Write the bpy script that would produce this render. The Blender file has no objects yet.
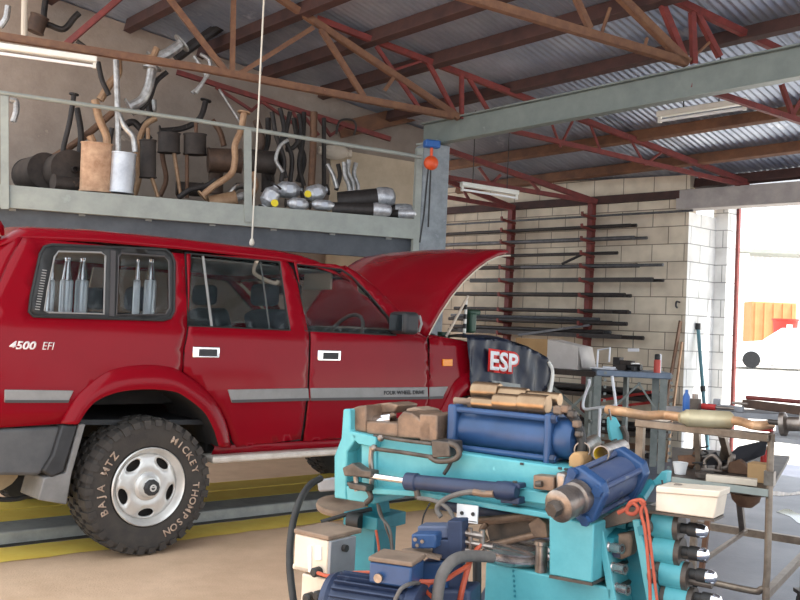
import bpy, bmesh, math, random
from mathutils import Vector, Matrix, geometry
random.seed(7)
V = Vector
sc = bpy.context.scene
COL = sc.collection
# ------------------------------------------------------------------ camera model
F = 930.0; ROLL = .044; TILT = math.atan(30/930.0); CAM = V((0, 0, 1.42))
FW = V((0, math.cos(TILT), math.sin(TILT))); R0 = V((1, 0, 0)); U0 = R0.cross(FW)
RT = math.cos(ROLL)*R0 + math.sin(ROLL)*U0
UP = -math.sin(ROLL)*R0 + math.cos(ROLL)*U0
Z = V((0, 0, 1))
def ray(x, y): return FW + RT*((x-400)/F) + UP*((300-y)/F)
def hit(x, y, P, n):
    d = ray(x, y); return CAM + d*((P-CAM).dot(n)/d.dot(n))
def dp(x, y, depth): return CAM + ray(x, y)*depth       # a point at a distance along the view axis
def gp(x, y, z=0):                                        # a point on a level z
    d = ray(x, y); return CAM + d*((z-CAM.z)/d.z)
cd = bpy.data.cameras.new('camera'); cam = bpy.data.objects.new('camera', cd); COL.objects.link(cam)
cd.sensor_width = 36; cd.lens = 36*F/800; cd.clip_start = .05; cd.clip_end = 300
cam.matrix_world = Matrix.Translation(CAM) @ Matrix((RT, UP, -FW)).transposed().to_4x4()
sc.camera = cam
# ------------------------------------------------------------------ frames of the place
def unit(deg): return V((math.sin(math.radians(deg)), math.cos(math.radians(deg)), 0))
CA = unit(49.3); CN = V((-CA.y, CA.x, 0)); CR0 = V((-1.490, 5.669, 0)); CR = CR0*.988
MZ = unit(71.5); MN = V((-MZ.y, MZ.x, 0))                                  # mezzanine and trusses
BD = V((.647, -.763, 0)).normalized(); BN = V((.763, .647, 0)).normalized()  # cross beam and purlins
B0 = V((.37, 10, 0))
WD = V((.736, -.677, 0)).normalized(); WN = V((.677, .736, 0)).normalized()  # block wall
W0 = V((2.735*1.11, 10.6*1.11, 0))
KX = V((.82, -.574, 0)).normalized(); KY = V((.574, .82, 0)).normalized()    # bending machine
K0 = dp(510, 460, 3.1); K0.z = 0
def W(x, y, off=0): return hit(x, y, W0 - WN*off, WN)      # on the block wall, off metres in front of it
def M(x, y, back=0): return hit(x, y, B0 + MN*back, MN)    # on the mezzanine front, back metres behind it
def B(x, y, off=0): return hit(x, y, B0 + BN*off, BN)
def K(x, y, back=0): return hit(x, y, K0 + KY*back, KY)
# ------------------------------------------------------------------ materials
def lin(c):
    return tuple(((v/255)/12.92 if v/255 <= .04045 else ((v/255+.055)/1.055)**2.4) for v in c)
MATS = {}
def mat(name, c1, c2=None, scale=6, rough=.6, metal=0, bump=0, bscale=60, c3=None, stretch=(1, 1, 1), contrast=(.35, .65),
        coat=0, spec=.5, trans=0, emit=0, alpha=1, rvar=0):
    if name in MATS: return MATS[name]
    m = bpy.data.materials.new(name); m.use_nodes = True; nt = m.node_tree; N = nt.nodes; L = nt.links
    b = N['Principled BSDF']; MATS[name] = m
    b.inputs['Roughness'].default_value = rough; b.inputs['Metallic'].default_value = metal
    b.inputs['Specular IOR Level'].default_value = spec; b.inputs['Coat Weight'].default_value = coat
    b.inputs['Coat Roughness'].default_value = .08
    b.inputs['Transmission Weight'].default_value = trans; b.inputs['Alpha'].default_value = alpha
    a = lin(c1)+(1,); b.inputs['Base Color'].default_value = a
    if emit:
        b.inputs['Emission Color'].default_value = a; b.inputs['Emission Strength'].default_value = emit
    tc = N.new('ShaderNodeTexCoord'); mp = N.new('ShaderNodeMapping'); L.new(tc.outputs['Object'], mp.inputs[0])
    mp.inputs['Scale'].default_value = stretch
    if c2:
        n = N.new('ShaderNodeTexNoise'); n.inputs['Scale'].default_value = scale; n.inputs['Detail'].default_value = 6
        n.inputs['Roughness'].default_value = .65
        L.new(mp.outputs[0], n.inputs[0])
        r = N.new('ShaderNodeValToRGB'); L.new(n.outputs[0], r.inputs[0])
        e = r.color_ramp.elements; e[0].position = contrast[0]; e[1].position = contrast[1]
        e[0].color = a; e[1].color = lin(c2)+(1,)
        if c3:
            q = e.new(min(.98, contrast[1]+.06)); q.color = lin(c3)+(1,)
        L.new(r.outputs[0], b.inputs['Base Color'])
        if rvar:
            mr = N.new('ShaderNodeMapRange'); L.new(n.outputs[0], mr.inputs[0])
            mr.inputs[3].default_value = rough-rvar; mr.inputs[4].default_value = rough+rvar
            L.new(mr.outputs[0], b.inputs['Roughness'])
    if bump:
        n2 = N.new('ShaderNodeTexNoise'); n2.inputs['Scale'].default_value = bscale; n2.inputs['Detail'].default_value = 4
        L.new(mp.outputs[0], n2.inputs[0])
        bp = N.new('ShaderNodeBump'); bp.inputs['Strength'].default_value = bump; bp.inputs['Distance'].default_value = .01
        L.new(n2.outputs[0], bp.inputs['Height']); L.new(bp.outputs[0], b.inputs['Normal'])
    return m
# ------------------------------------------------------------------ mesh builder
class MB:
    def __init__(s): s.v = []; s.f = []; s.mi = []; s.cur = 0
    def add(s, vs, fs):
        k = len(s.v); s.v += [V(p) for p in vs]
        for f in fs: s.f.append([i+k for i in f]); s.mi.append(s.cur)
        return s
    def box(s, c, size, X=None, Y=None, Zv=None):
        X = X or V((1, 0, 0)); Y = Y or V((0, 1, 0)); Zv = Zv or Z; c = V(c)
        vs = [c + X*(size[0]/2*a) + Y*(size[1]/2*b) + Zv*(size[2]/2*d) for a in (-1, 1) for b in (-1, 1) for d in (-1, 1)]
        return s.add(vs, [(0, 1, 3, 2), (4, 6, 7, 5), (0, 4, 5, 1), (2, 3, 7, 6), (0, 2, 6, 4), (1, 5, 7, 3)])
    def bar(s, p, q, w, h, up=None):
        p = V(p); q = V(q); d = (q-p); L_ = d.length; d.normalize(); up = up or Z
        x = d.cross(up)
        if x.length < 1e-4: x = d.cross(V((0, 1, 0)))
        x.normalize(); u = x.cross(d)
        return s.box((p+q)/2, (L_, w, h), d, x, u)
    def angle(s, p, q, w, t=.006, up=None, side=1):            # L-shaped steel section
        p = V(p); q = V(q); d = (q-p).normalized(); up = up or Z; x = d.cross(up)
        if x.length < 1e-4: x = d.cross(V((0, 1, 0)))
        x = x.normalized()*side; u = (x.cross(d)*side).normalized()
        s.bar(p+u*0, q+u*0, t, w, up); o = x*(w/2) - u*(w/2-t/2)
        s.bar(p+o, q+o, w, t, up); return s
    def tube(s, pts, r, n=10, cap=True, loop=False, hollow=0):
        pts = [V(p) for p in pts]; m = len(pts)
        rs = r if isinstance(r, (list, tuple)) else [r]*m
        rings = []; ref = None
        for i, p in enumerate(pts):
            if loop: t = pts[(i+1) % m]-pts[i-1]
            elif i == 0: t = pts[1]-p
            elif i == m-1: t = p-pts[-2]
            else: t = (pts[i+1]-p).normalized()+(p-pts[i-1]).normalized()
            if t.length < 1e-9: t = V((0, 0, 1))
            t.normalize()
            if ref is None:
                ref = Z if abs(t.z) < .9 else V((1, 0, 0))
            x = t.cross(ref)
            if x.length < 1e-4: x = t.cross(V((0, 1, 0)))
            x.normalize(); y = x.cross(t).normalized(); ref = y
            rings.append([p + x*(rs[i]*math.cos(a)) + y*(rs[i]*math.sin(a)) for a in [2*math.pi*k/n for k in range(n)]])
        vs = [q for R in rings for q in R]; fs = []
        for i in range(m if loop else m-1):
            j = (i+1) % m
            for k in range(n): fs.append((i*n+k, i*n+(k+1) % n, j*n+(k+1) % n, j*n+k))
        if cap and not loop:
            fs.append(tuple(range(n))[::-1]); fs.append(tuple((m-1)*n+k for k in range(n)))
        return s.add(vs, fs)
    def lathe(s, prof, o, ax, n=24, cap=True):                # prof: (radius, distance along axis)
        o = V(o); ax = V(ax).normalized(); x = ax.cross(Z)
        if x.length < 1e-4: x = V((1, 0, 0))
        x.normalize(); y = ax.cross(x); vs = []; fs = []; m = len(prof)
        for r, t in prof:
            for k in range(n):
                a = 2*math.pi*k/n; vs.append(o+ax*t+x*(r*math.cos(a))+y*(r*math.sin(a)))
        for i in range(m-1):
            for k in range(n): fs.append((i*n+k, i*n+(k+1) % n, (i+1)*n+(k+1) % n, (i+1)*n+k))
        if cap: fs.append(tuple(range(n))[::-1]); fs.append(tuple((m-1)*n+k for k in range(n)))
        return s.add(vs, fs)
    def cyl(s, p, q, r, n=20):
        p = V(p); q = V(q); return s.lathe([(r, 0), (r, (q-p).length)], p, q-p, n)
    def prism(s, poly, ext):
        poly = [V(p) for p in poly]; ext = V(ext); n = len(poly)
        vs = poly+[p+ext for p in poly]
        fs = [tuple(range(n)), tuple(range(2*n-1, n-1, -1))]+[(i, i+n, (i+1) % n+n, (i+1) % n) for i in range(n)]
        return s.add(vs, fs)
    def oval(s, c, ax, L_, rx, ry, up=None, rim=.006, n=24):   # muffler can: oval section along ax with rolled rims
        ax = V(ax).normalized(); c = V(c); up = up or Z; x = ax.cross(up)
        if x.length < 1e-4: x = V((1, 0, 0))
        x.normalize(); y = ax.cross(x).normalized(); vs = []; fs = []
        prof = [(.62, -.5), (.97, -.495), (1.0+rim/ry*1.2, -.5), (1.0+rim/ry*1.2, -.5+.014/L_), (1, -.5+.016/L_), (1, .5-.016/L_), (1.0+rim/ry*1.2, .5-.014/L_), (1.0+rim/ry*1.2, .5), (.97, .495), (.62, .5)]
        for k_, t in prof:
            for k in range(n):
                a = 2*math.pi*k/n; vs.append(c+ax*(t*L_)+x*(rx*k_*math.cos(a))+y*(ry*k_*math.sin(a)))
        m = len(prof)
        for i in range(m-1):
            for k in range(n): fs.append((i*n+k, i*n+(k+1) % n, (i+1)*n+(k+1) % n, (i+1)*n+k))
        fs.append(tuple(range(n))[::-1]); fs.append(tuple((m-1)*n+k for k in range(n)))
        return s.add(vs, fs)
    def ball(s, c, r, n=14, sq=(1, 1, 1)):
        c = V(c); vs = []; fs = []; m = n//2
        for i in range(m+1):
            ph = math.pi*i/m
            for k in range(n):
                a = 2*math.pi*k/n
                vs.append(c+V((r*sq[0]*math.sin(ph)*math.cos(a), r*sq[1]*math.sin(ph)*math.sin(a), r*sq[2]*math.cos(ph))))
        for i in range(m):
            for k in range(n): fs.append((i*n+k, (i+1)*n+k, (i+1)*n+(k+1) % n, i*n+(k+1) % n))
        return s.add(vs, fs)
    def build(s, name, m, parent=None, sharp=35, bevel=0, seg=2, local=False, solid=0, recentre=True):
        me = bpy.data.meshes.new(name); o = bpy.data.objects.new(name, me); COL.objects.link(o)
        vs = s.v
        if parent is not None:
            o.parent = parent
            if not local:
                inv = world_of(parent).inverted(); vs = [inv @ p for p in vs]
        elif recentre and vs:
            lo = [min(p[i] for p in vs) for i in range(3)]; hi = [max(p[i] for p in vs) for i in range(3)]
            c = V(((lo[0]+hi[0])/2, (lo[1]+hi[1])/2, lo[2])); o.location = c; vs = [p-c for p in vs]
        me.from_pydata([tuple(p) for p in vs], [], s.f); 
        ms = m if isinstance(m, (list, tuple)) else [m]
        for x in ms: me.materials.append(MATS[x] if isinstance(x, str) else x)
        bm = bmesh.new(); bm.from_mesh(me); bmesh.ops.delete(bm, geom=[q for q in bm.verts if not q.link_faces], context='VERTS')
        bm.faces.ensure_lookup_table()
        for f, i in zip(bm.faces, s.mi): f.material_index = i; f.smooth = True
        bmesh.ops.recalc_face_normals(bm, faces=bm.faces)
        bm.to_mesh(me); bm.free()
        me.set_sharp_from_angle(angle=math.radians(sharp))
        if solid:
            q = o.modifiers.new('s', 'SOLIDIFY'); q.thickness = solid; q.offset = 0
        if bevel:
            q = o.modifiers.new('b', 'BEVEL'); q.width = bevel; q.segments = seg; q.limit_method = 'ANGLE'; q.angle_limit = math.radians(40); q.harden_normals = False
        return o
def world_of(o):
    m = o.matrix_basis.copy()
    while o.parent: o = o.parent; m = o.matrix_basis @ m
    return m
def tag(o, label, cat, group=None, kind=None):
    if label: o['label'] = label
    if cat: o['category'] = cat
    if group: o['group'] = group
    if kind: o['kind'] = kind
    return o
def thing(name, label, cat, loc=(0, 0, 0), rotz=0, group=None):
    o = bpy.data.objects.new(name, None); COL.objects.link(o); o.empty_display_size = .1
    o.location = loc; o.rotation_euler = (0, 0, rotz)
    return tag(o, label, cat, group)
def struct(o): o['kind'] = 'structure'; return o
def copy_tree(o, parent=None):
    c = o.copy(); COL.objects.link(c); c.parent = parent
    for ch in list(o.children): copy_tree(ch, c)
    return c
def spline(pts, k=6):                                        # smooth curve through points
    pts = [V(p) for p in pts]
    if len(pts) < 3: return pts
    P = [pts[0]*2-pts[1]]+pts+[pts[-1]*2-pts[-2]]; out = []
    for i in range(1, len(P)-2):
        a, b, c, d = P[i-1:i+3]
        for j in range(k):
            t = j/k
            out.append(.5*((2*b)+(c-a)*t+(2*a-5*b+4*c-d)*t*t+(3*b-a-3*c+d)*t**3))
    return out+[pts[-1]]
def text_faces(body, size, bold=0):
    cu = bpy.data.curves.new('t', 'FONT'); cu.body = body; cu.size = size; cu.offset = bold; cu.align_x = 'CENTER'; cu.align_y = 'CENTER'
    cu.resolution_u = 3
    ob = bpy.data.objects.new('t', cu); COL.objects.link(ob)
    dg = bpy.context.evaluated_depsgraph_get(); me = bpy.data.meshes.new_from_object(ob.evaluated_get(dg))
    vs = [v.co.copy() for v in me.vertices]; fs = [tuple(p.vertices) for p in me.polygons]
    bpy.data.objects.remove(ob); bpy.data.curves.remove(cu); bpy.data.meshes.remove(me)
    return vs, fs
def put_text(mb, body, size, c, X, Y, bold=0, shear=0, sx=1):
    vs, fs = text_faces(body, size, bold)
    mb.add([c+X*((p.x+shear*p.y)*sx)+Y*p.y for p in vs], fs)
def inside(p, poly):
    x, y = p[0], p[1]; r = False; n = len(poly)
    for i in range(n):
        a = poly[i]; b = poly[i-1]
        if (a[1] > y) != (b[1] > y) and x < (b[0]-a[0])*(y-a[1])/(b[1]-a[1])+a[0]: r = not r
    return r
def fill(outline, holes=(), step=.06):                       # 2D region with holes -> verts, triangles
    pts = []; edges = []
    def loop(poly):
        out = []
        for i in range(len(poly)):
            a = V(poly[i][:2]); b = V(poly[(i+1) % len(poly)][:2]); n = max(1, int((b-a).length/step+.5))
            for k in range(n): out.append(a.lerp(b, k/n))
        k0 = len(pts); pts.extend(out); edges.extend([(k0+i, k0+(i+1) % len(out)) for i in range(len(out))])
    loop(outline)
    for h in holes: loop(h)
    xs = [p[0] for p in outline]; ys = [p[1] for p in outline]
    bd = list(pts); y = min(ys)+step/2; row = 0
    while y < max(ys):
        x = min(xs)+(step/2 if row % 2 else 0)
        while x < max(xs):
            q = V((x, y))
            if inside(q, outline) and not any(inside(q, h) for h in holes) and min((q-e).length for e in bd) > step*.45: pts.append(q)
            x += step
        y += step; row += 1
    r = geometry.delaunay_2d_cdt(pts, edges, [], 0, 1e-5)
    vs, fs = r[0], r[2]; keep = []
    for f in fs:
        c = (vs[f[0]]+vs[f[1]]+vs[f[2]])/3
        if inside(c, outline) and not any(inside(c, h) for h in holes): keep.append(tuple(f))
    return vs, keep
# ------------------------------------------------------------------ materials of the building
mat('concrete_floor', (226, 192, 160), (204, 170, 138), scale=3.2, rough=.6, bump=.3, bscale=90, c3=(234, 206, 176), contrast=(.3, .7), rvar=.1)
mat('concrete_skylit', (92, 95, 110), (76, 79, 94), scale=1.6, rough=.42, bump=.12, bscale=60, c3=(104, 107, 120), contrast=(.3, .7), rvar=.1)  # same concrete, with the blue of reflected sky put into its colour
mat('shaded_grey', (84, 88, 94), (70, 74, 80), scale=6, rough=.7)  # darker copy of the grey platform paint, shade put into the colour
mat('yard', (215, 212, 205), (196, 192, 184), scale=2, rough=.8)
mat('wall_render', (160, 145, 132), (134, 119, 108), scale=2.5, rough=.9, bump=.5, bscale=25, c3=(180, 164, 148), contrast=(.3, .7))
mat('render_panel', (206, 186, 160), (186, 166, 140), scale=3, rough=.85, bump=.3, bscale=25)
mat('grey_steel', (158, 162, 154), (142, 146, 140), scale=5, rough=.5, metal=.0, bump=.05, c3=(152, 158, 152))
mat('column_conc', (152, 158, 162), (124, 130, 134), scale=7, rough=.75, bump=.3, c3=(170, 174, 176))
mat('lintel_conc', (178, 170, 164), (158, 150, 146), scale=5, rough=.8, bump=.2)
mat('beam_green', (118, 126, 120), (104, 112, 108), scale=5, rough=.5, c3=(130, 136, 130))
mat('red_oxide', (128, 52, 46), (100, 42, 38), scale=14, rough=.6, c3=(140, 84, 60))
mat('rust_brown', (128, 92, 66), (104, 70, 54), scale=12, rough=.7, c3=(146, 104, 74))
mat('purlin_wood', (78, 50, 44), (58, 38, 35), scale=5, rough=.75, stretch=(1, 1, 1), bump=.2)
mat('timber', (124, 84, 58), (94, 63, 46), scale=6, rough=.75, bump=.2)
mat('yellow_paint', (255, 224, 108), (246, 206, 84), scale=8, rough=.55, c3=(206, 176, 104), contrast=(.35, .72))
mat('kerb_grey', (158, 160, 156), (132, 134, 132), scale=7, rough=.7, bump=.2, c3=(172, 172, 166))
mat('kerb_dark', (60, 58, 52), (40, 40, 38), scale=6, rough=.7)
mat('white_enamel', (236, 234, 226), (222, 218, 206), scale=4, rough=.4)
mat('lamp_tube', (240, 240, 240), rough=.3)
mat('black_paint', (34, 32, 32), (24, 23, 23), scale=8, rough=.5)
mat('steel_plain', (176, 172, 168), (140, 134, 128), scale=9, rough=.3, metal=1, rvar=.1)
mat('chrome', (225, 225, 228), rough=.12, metal=1)
mat('rope', (214, 206, 190), rough=.8)
mat('plastic_orange', (222, 84, 34), (196, 70, 30), scale=8, rough=.45)
mat('plastic_blue', (42, 92, 160), rough=.4)
# corrugated roofing: blotched galvanised iron
def roof_material():
    m = mat('roof_iron', (186, 192, 204), (150, 158, 174), scale=1.1, rough=.4, metal=.6, c3=(206, 210, 218), contrast=(.36, .64), stretch=(1, 1, 1), rvar=.08)
    return m
roof_material()
def block_material(name, ca, cb, cm):
    m = bpy.data.materials.new(name); m.use_nodes = True; nt = m.node_tree; N = nt.nodes; L = nt.links; b = N['Principled BSDF']
    MATS[name] = m; uv = N.new('ShaderNodeUVMap'); br = N.new('ShaderNodeTexBrick'); L.new(uv.outputs[0], br.inputs[0])
    br.inputs['Scale'].default_value = 1; br.inputs['Brick Width'].default_value = .43; br.inputs['Row Height'].default_value = .2195
    br.inputs['Mortar Size'].default_value = .006; br.inputs['Mortar Smooth'].default_value = .2
    br.inputs['Color1'].default_value = lin(ca)+(1,); br.inputs['Color2'].default_value = lin(cb)+(1,); br.inputs['Mortar'].default_value = lin(cm)+(1,)
    n = N.new('ShaderNodeTexNoise'); n.inputs['Scale'].default_value = 4; n.inputs['Detail'].default_value = 6; L.new(uv.outputs[0], n.inputs[0])
    mx = N.new('ShaderNodeMix'); mx.data_type = 'RGBA'; mx.blend_type = 'MULTIPLY'; mx.inputs[0].default_value = .55
    r = N.new('ShaderNodeValToRGB'); L.new(n.outputs[0], r.inputs[0]); r.color_ramp.elements[0].position = .3; r.color_ramp.elements[1].position = .6
    r.color_ramp.elements[0].color = (.62, .6, .58, 1); r.color_ramp.elements[1].color = (1, 1, 1, 1)
    L.new(br.outputs['Color'], mx.inputs[6]); L.new(r.outputs[0], mx.inputs[7]); L.new(mx.outputs[2], b.inputs['Base Color'])
    bp = N.new('ShaderNodeBump'); bp.inputs['Strength'].default_value = .6; bp.inputs['Distance'].default_value = .01; bp.invert = True
    L.new(br.outputs['Fac'], bp.inputs['Height']); L.new(bp.outputs[0], b.inputs['Normal']); b.inputs['Roughness'].default_value = .85
block_material('blockwork', (226, 211, 188), (218, 202, 180), (140, 126, 110))
block_material('blockwork_lit', (246, 244, 240), (240, 237, 232), (168, 164, 160))  # paler copy of the blockwork, doorway light on the pier painted in
def uv_plane(o, U, W_):                                       # wall coordinates in metres
    me = o.data; uv = me.uv_layers.new(name='UVMap'); mw = o.matrix_basis
    for lp in me.loops:
        p = mw @ me.vertices[lp.vertex_index].co; uv.data[lp.index].uv = (p.dot(U), p.dot(W_))
# ------------------------------------------------------------------ floor and yard
WB = W0 + WN*.22                                             # back of the block wall
mb = MB(); f0 = W0+WD*9+WN*.9; f1 = W0-WD*9+WN*.9
q = [V((-14, -7, 0)), V((12, -7, 0)), f0, f1]
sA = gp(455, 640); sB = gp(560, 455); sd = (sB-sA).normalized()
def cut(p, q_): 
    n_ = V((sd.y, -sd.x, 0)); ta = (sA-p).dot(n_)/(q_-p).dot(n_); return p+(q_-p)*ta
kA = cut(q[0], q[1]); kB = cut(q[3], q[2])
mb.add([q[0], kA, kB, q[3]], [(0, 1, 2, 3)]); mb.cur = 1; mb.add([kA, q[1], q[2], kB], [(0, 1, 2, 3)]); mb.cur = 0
mb.add([p-Z*.12 for p in q], [(3, 2, 1, 0)]); o = struct(mb.build('floor', ['concrete_floor', 'concrete_skylit'], sharp=30))
mb = MB(); g0 = WD*40; far = WN*36
a = W0+WN*.9
mb.prism([a-g0+V((0, 0, -.005)), a+g0+V((0, 0, -.005)), a+g0+far+V((0, 0, 1.2)), a-g0+far+V((0, 0, 1.2))], V((0, 0, -.1)))
o = struct(mb.build('trim_1', 'yard')); o['label'] = 'white sunlit driveway outside the doorway'; o.name = 'trim_1'
# ------------------------------------------------------------------ roof
P1 = hit(316, 22, B(455, 300)*1, MN)
T1P = B(455, 300); T2P = B(683, 300)
P1 = hit(316, 22, T1P, MN); P2 = hit(746, 185, T1P, MN)
RN = (P2-P1).cross(BD); RN.normalize()
if RN.z < 0: RN = -RN
RH = .165                                                     # the sheets lie on the purlins, above the truss chords
def roof_z(x, y): return P1.z+RH-(RN.x*(x-P1.x)+RN.y*(y-P1.y))/RN.z
def rp(s, g, dz=0):                                          # roof point: s along the purlins, g down the slope
    p = BD*s+BN*g; return V((p.x, p.y, roof_z(p.x, p.y)+dz))
def sg(p): return p.dot(BD), p.dot(BN)
S0, S1 = -11.2, 4.5
mb = MB(); gs = [2.0, 3.0, 4.8, 6.6, 8.4, 10.9]; pitch = .0762; nn = int((S1-S0)/pitch*6); amp = .0095
vs = []; fs = []
for g in gs:
    for i in range(nn+1):
        s = S0+i*pitch/6; vs.append(rp(s, g, amp*math.cos(2*math.pi*i/6)))
for j in range(len(gs)-1):
    for i in range(nn):
        a = j*(nn+1)+i; fs.append((a, a+1, a+nn+2, a+nn+1))
mb.add(vs, fs); o = struct(mb.build('ceiling', 'roof_iron', sharp=80)); o['label'] = 'corrugated iron roof seen from below'
# ------------------------------------------------------------------ purlins
def purlin(g, m, w=.075, h=.13, s0=-11.5, s1=4.3, lab='', name='purlin', dz=.015):
    
    for i in range(90):                                       # stop at the wall behind the shelf
        if (g < 7.5 and (rp(s0, g)-(B0+MN*1.75)).dot(MN) > 0) or (g > 7.5 and ((rp(s0, g)-B0).dot(MZ) < -.5 or (g < 10 and (rp(s0, g)-W0).dot(WN) > -.05) or (g > 10 and (rp(s0, g)-W(672, 300)).dot(WD) < 0))): s0 += .15
    mb = MB(); p = rp(s0, g, -h/2-dz); q_ = rp(s1, g, -h/2-dz); mb.bar(p, q_, w, h, RN)
    return tag(mb.build(name, m, bevel=.004), lab, 'roof beam', 'purlins under the iron roof')
PL = [(2.15, ''), (2.85, ''), (3.55, ''), (4.35, ''), (5.12, ''), (5.82, ''), (6.45, ''), (7.27, ''), (8.02, ''), (8.74, ''), (9.5, ''), (10.15, '')]
plab = {2.15: 'dark timber purlin under the iron roof nearest the camera', 2.85: 'dark timber purlin across the upper left of the roof',
        3.55: 'dark timber purlin high on the left above the exhaust shelf', 4.35: 'dark red brown timber purlin fifth up the slope from the grey beam',
        5.12: 'dark red brown timber purlin crossing above the bare rope', 5.82: 'dark red brown purlin crossing the top of the roof right of the rope',
        6.45: 'dark red brown purlin just inside the long grey beam', 7.27: 'dark purlin directly above and behind the grey beam',
        8.02: 'timber purlin first beyond the grey beam above the hanging fluorescent batten', 8.74: 'orange brown timber purlin midway between the grey beam and the block wall',
        9.5: 'orange brown timber purlin second from the block wall', 10.15: 'dark purlin along the eave on top of the block wall'}
for g, _ in PL: purlin(g, 'timber' if 8 < g < 9.8 else 'purlin_wood', lab=plab[g], w=.09 if g < 7 else .075, h=.15 if g < 7 else .12)
# ------------------------------------------------------------------ grey cross beam and column
t = thing('support_beam', 'long grey painted steel beam running from the column to the top right', 'steel beam', (B(440, 132)).to_tuple())
p = B(424, 132); p.z = 3.58; q_ = p+BD*5.2
mb = MB(); mb.bar(p, q_, .012, .25); mb.bar(p+Z*.119, q_+Z*.119, .11, .014); mb.bar(p-Z*.119, q_-Z*.119, .11, .014)
mb.build('web', 'beam_green', t)
mb = MB(); mb.box(B(433, 144)*1+Z*0, (.34, .2, .02), BD, BN); mb.build('end_plate', 'grey_steel', t)
c1 = M(433, 145, .12); c1.z = 0
t = thing('support_column', 'grey concrete column carrying the end of the long steel beam', 'column', c1)
mb = MB(); mb.box(c1+Z*1.72, (.31, .24, 3.44), MZ, MN); mb.build('shaft', 'column_conc', t, bevel=.012)
c2 = M(417, 200, .03); mb = MB(); mb.bar(V((c2.x, c2.y, 0)), V((c2.x, c2.y, 3.38)), .07, .07, MN); mb.build('steel_post', 'grey_steel', t)
# ------------------------------------------------------------------ trusses
def plane_pt(x, y, P): return hit(x, y, P, MN)
def truss(name, lab, P, members, m_map, group='roof trusses'):
    b = plane_pt(*members[0][1], P); t = thing(name, lab, 'roof truss', b, 0, group)
    for nm, a, c, w, mm in members:
        mb = MB(); p = plane_pt(*a, P); q_ = plane_pt(*c, P)
        mb.angle(p, q_, w, w*.16, MN) if w > .03 else mb.tube([p, q_], w/2, 8)
        mb.build(nm, mm, t)
    return t
RB, RO = 'rust_brown', 'red_oxide'
truss('roof_truss', 'brown and red steel roof truss crossing above the exhaust shelf to the column', T1P, [
    ('bottom_chord', (-300, -8), (200, 71), .062, RB), ('bottom_chord', (200, 71), (453, 119), .062, RB), ('top_chord', (145, -88), (458, 120), .06, RB),
    ('lean_to_chord', (316, 21), (748, 185), .055, RO), ('bottom_chord', (470, 123), (748, 188), .045, RO),
    ('web', (163, 0-6), (223, 72), .05, RB), ('web', (232, -30), (230, 74), .045, RB), ('web', (312, 26), (237, 73), .045, RB),
    ('web', (319, 30), (362, 98), .05, RB), ('web', (395, 73), (383, 90), .035, RB), ('web', (66, 48), (168, -40), .05, RO),
    ('web', (375, 47), (418, 109), .035, RO), ('web', (425, 60), (455, 117), .04, RO), ('web', (460, 74), (460, 119), .04, RO),
    ('web', (425, 60), (388, 72), .03, RO), ('web', (467, 78), (488, 113), .035, RO), ('web', (546, 108), (560, 146), .03, RO), ('web', (560, 147), (574, 118), .03, RO),
    ('web', (590, 124), (600, 150), .03, RO), ('web', (632, 142), (645, 165), .03, RO), ('web', (645, 165), (662, 152), .03, RO), ('web', (690, 168), (700, 178), .025, RO)], None)
truss('roof_truss', 'brown and red steel roof truss overhead in the top right corner', T2P, [
    ('bottom_chord', (280, -54), (686, 66), .062, RB), ('top_chord', (560, -58), (686, 66), .062, RB),
    ('lean_to_chord', (594, -36), (860, 92), .055, RO), ('bottom_chord', (690, 87), (880, 150), .045, RO),
    ('web', (656, -4), (684, 64), .05, RO), ('web', (690, 12), (692, 64), .045, RO), ('web', (695, 14), (718, 58), .045, RO),
    ('web', (573, -3), (588, 30), .045, RB), ('web', (610, 8), (600, 38), .03, RB), ('web', (647, 38), (643, 54), .03, RB), ('web', (710, 42), (690, 60), .025, RB),
    ('web', (780, 85), (792, 118), .035, RO), ('web', (792, 118), (806, 92), .035, RO)], None)
# lean-to trusses ending on the rack posts, seen beyond the column
def truss3(lab, e, s0, s0b, webs):
    P = W(*e, .12); b = plane_pt(*e, P); t = thing('roof_truss', lab, 'roof truss', b, 0, 'roof trusses')
    for nm, a, c, w in [('top_chord', s0, e, .06), ('bottom_chord', s0b, e, .05)]+[('web', a_, c_, .03) for a_, c_ in webs]:
        mb = MB(); mb.angle(plane_pt(*a, P), plane_pt(*c, P), w, .008, MN); mb.build(nm, 'red_oxide', t)
truss3('thin red steel truss ending on the right hand pipe rack post', (596, 204), (440, 150), (440, 178), [((478, 168), (490, 185)), ((500, 174), (488, 186)), ((530, 182), (540, 194))])
truss3('thin red steel truss ending on the pipe rack post behind the bonnet', (514, 210), (430, 176), (430, 196), [((462, 190), (470, 203))])
# ------------------------------------------------------------------ wall behind the mezzanine
MB_ = 1.8
def wall_mez():
    p = B0+MN*MB_; mb = MB(); vs = []
    a = -9.0; b = .5; n = 12
    low = [p+MZ*(a+(b-a)*i/n) for i in range(n+1)]
    poly = [V((q.x, q.y, 0)) for q in low]+[V((q.x, q.y, roof_z(q.x, q.y)-.02)) for q in low[::-1]]
    mb.prism(poly, MN*.2); return struct(mb.build('wall_left', 'wall_render'))
wall_mez()
mb = MB(); pp = B0+MN*(MB_-.06); a = hit(331, 160, pp, MN); b_ = hit(424, 160, pp, MN); a.z = b_.z = 1.5
mb.prism([a, b_, V((b_.x, b_.y, 3.55)), V((a.x, a.y, 3.62))], MN*.05)
o = struct(mb.build('trim_2', 'render_panel')); o['label'] = 'beige sheet on the wall behind the silver canisters'
mb = MB(); mb.bar(hit(338, 131, pp, MN)-MN*.05, hit(420, 112, pp, MN)-MN*.05, .05, .2); 
tag(mb.build('timber_plank', 'timber'), 'orange lit timber plank on edge under the roof above the beige sheet', 'plank')
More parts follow.
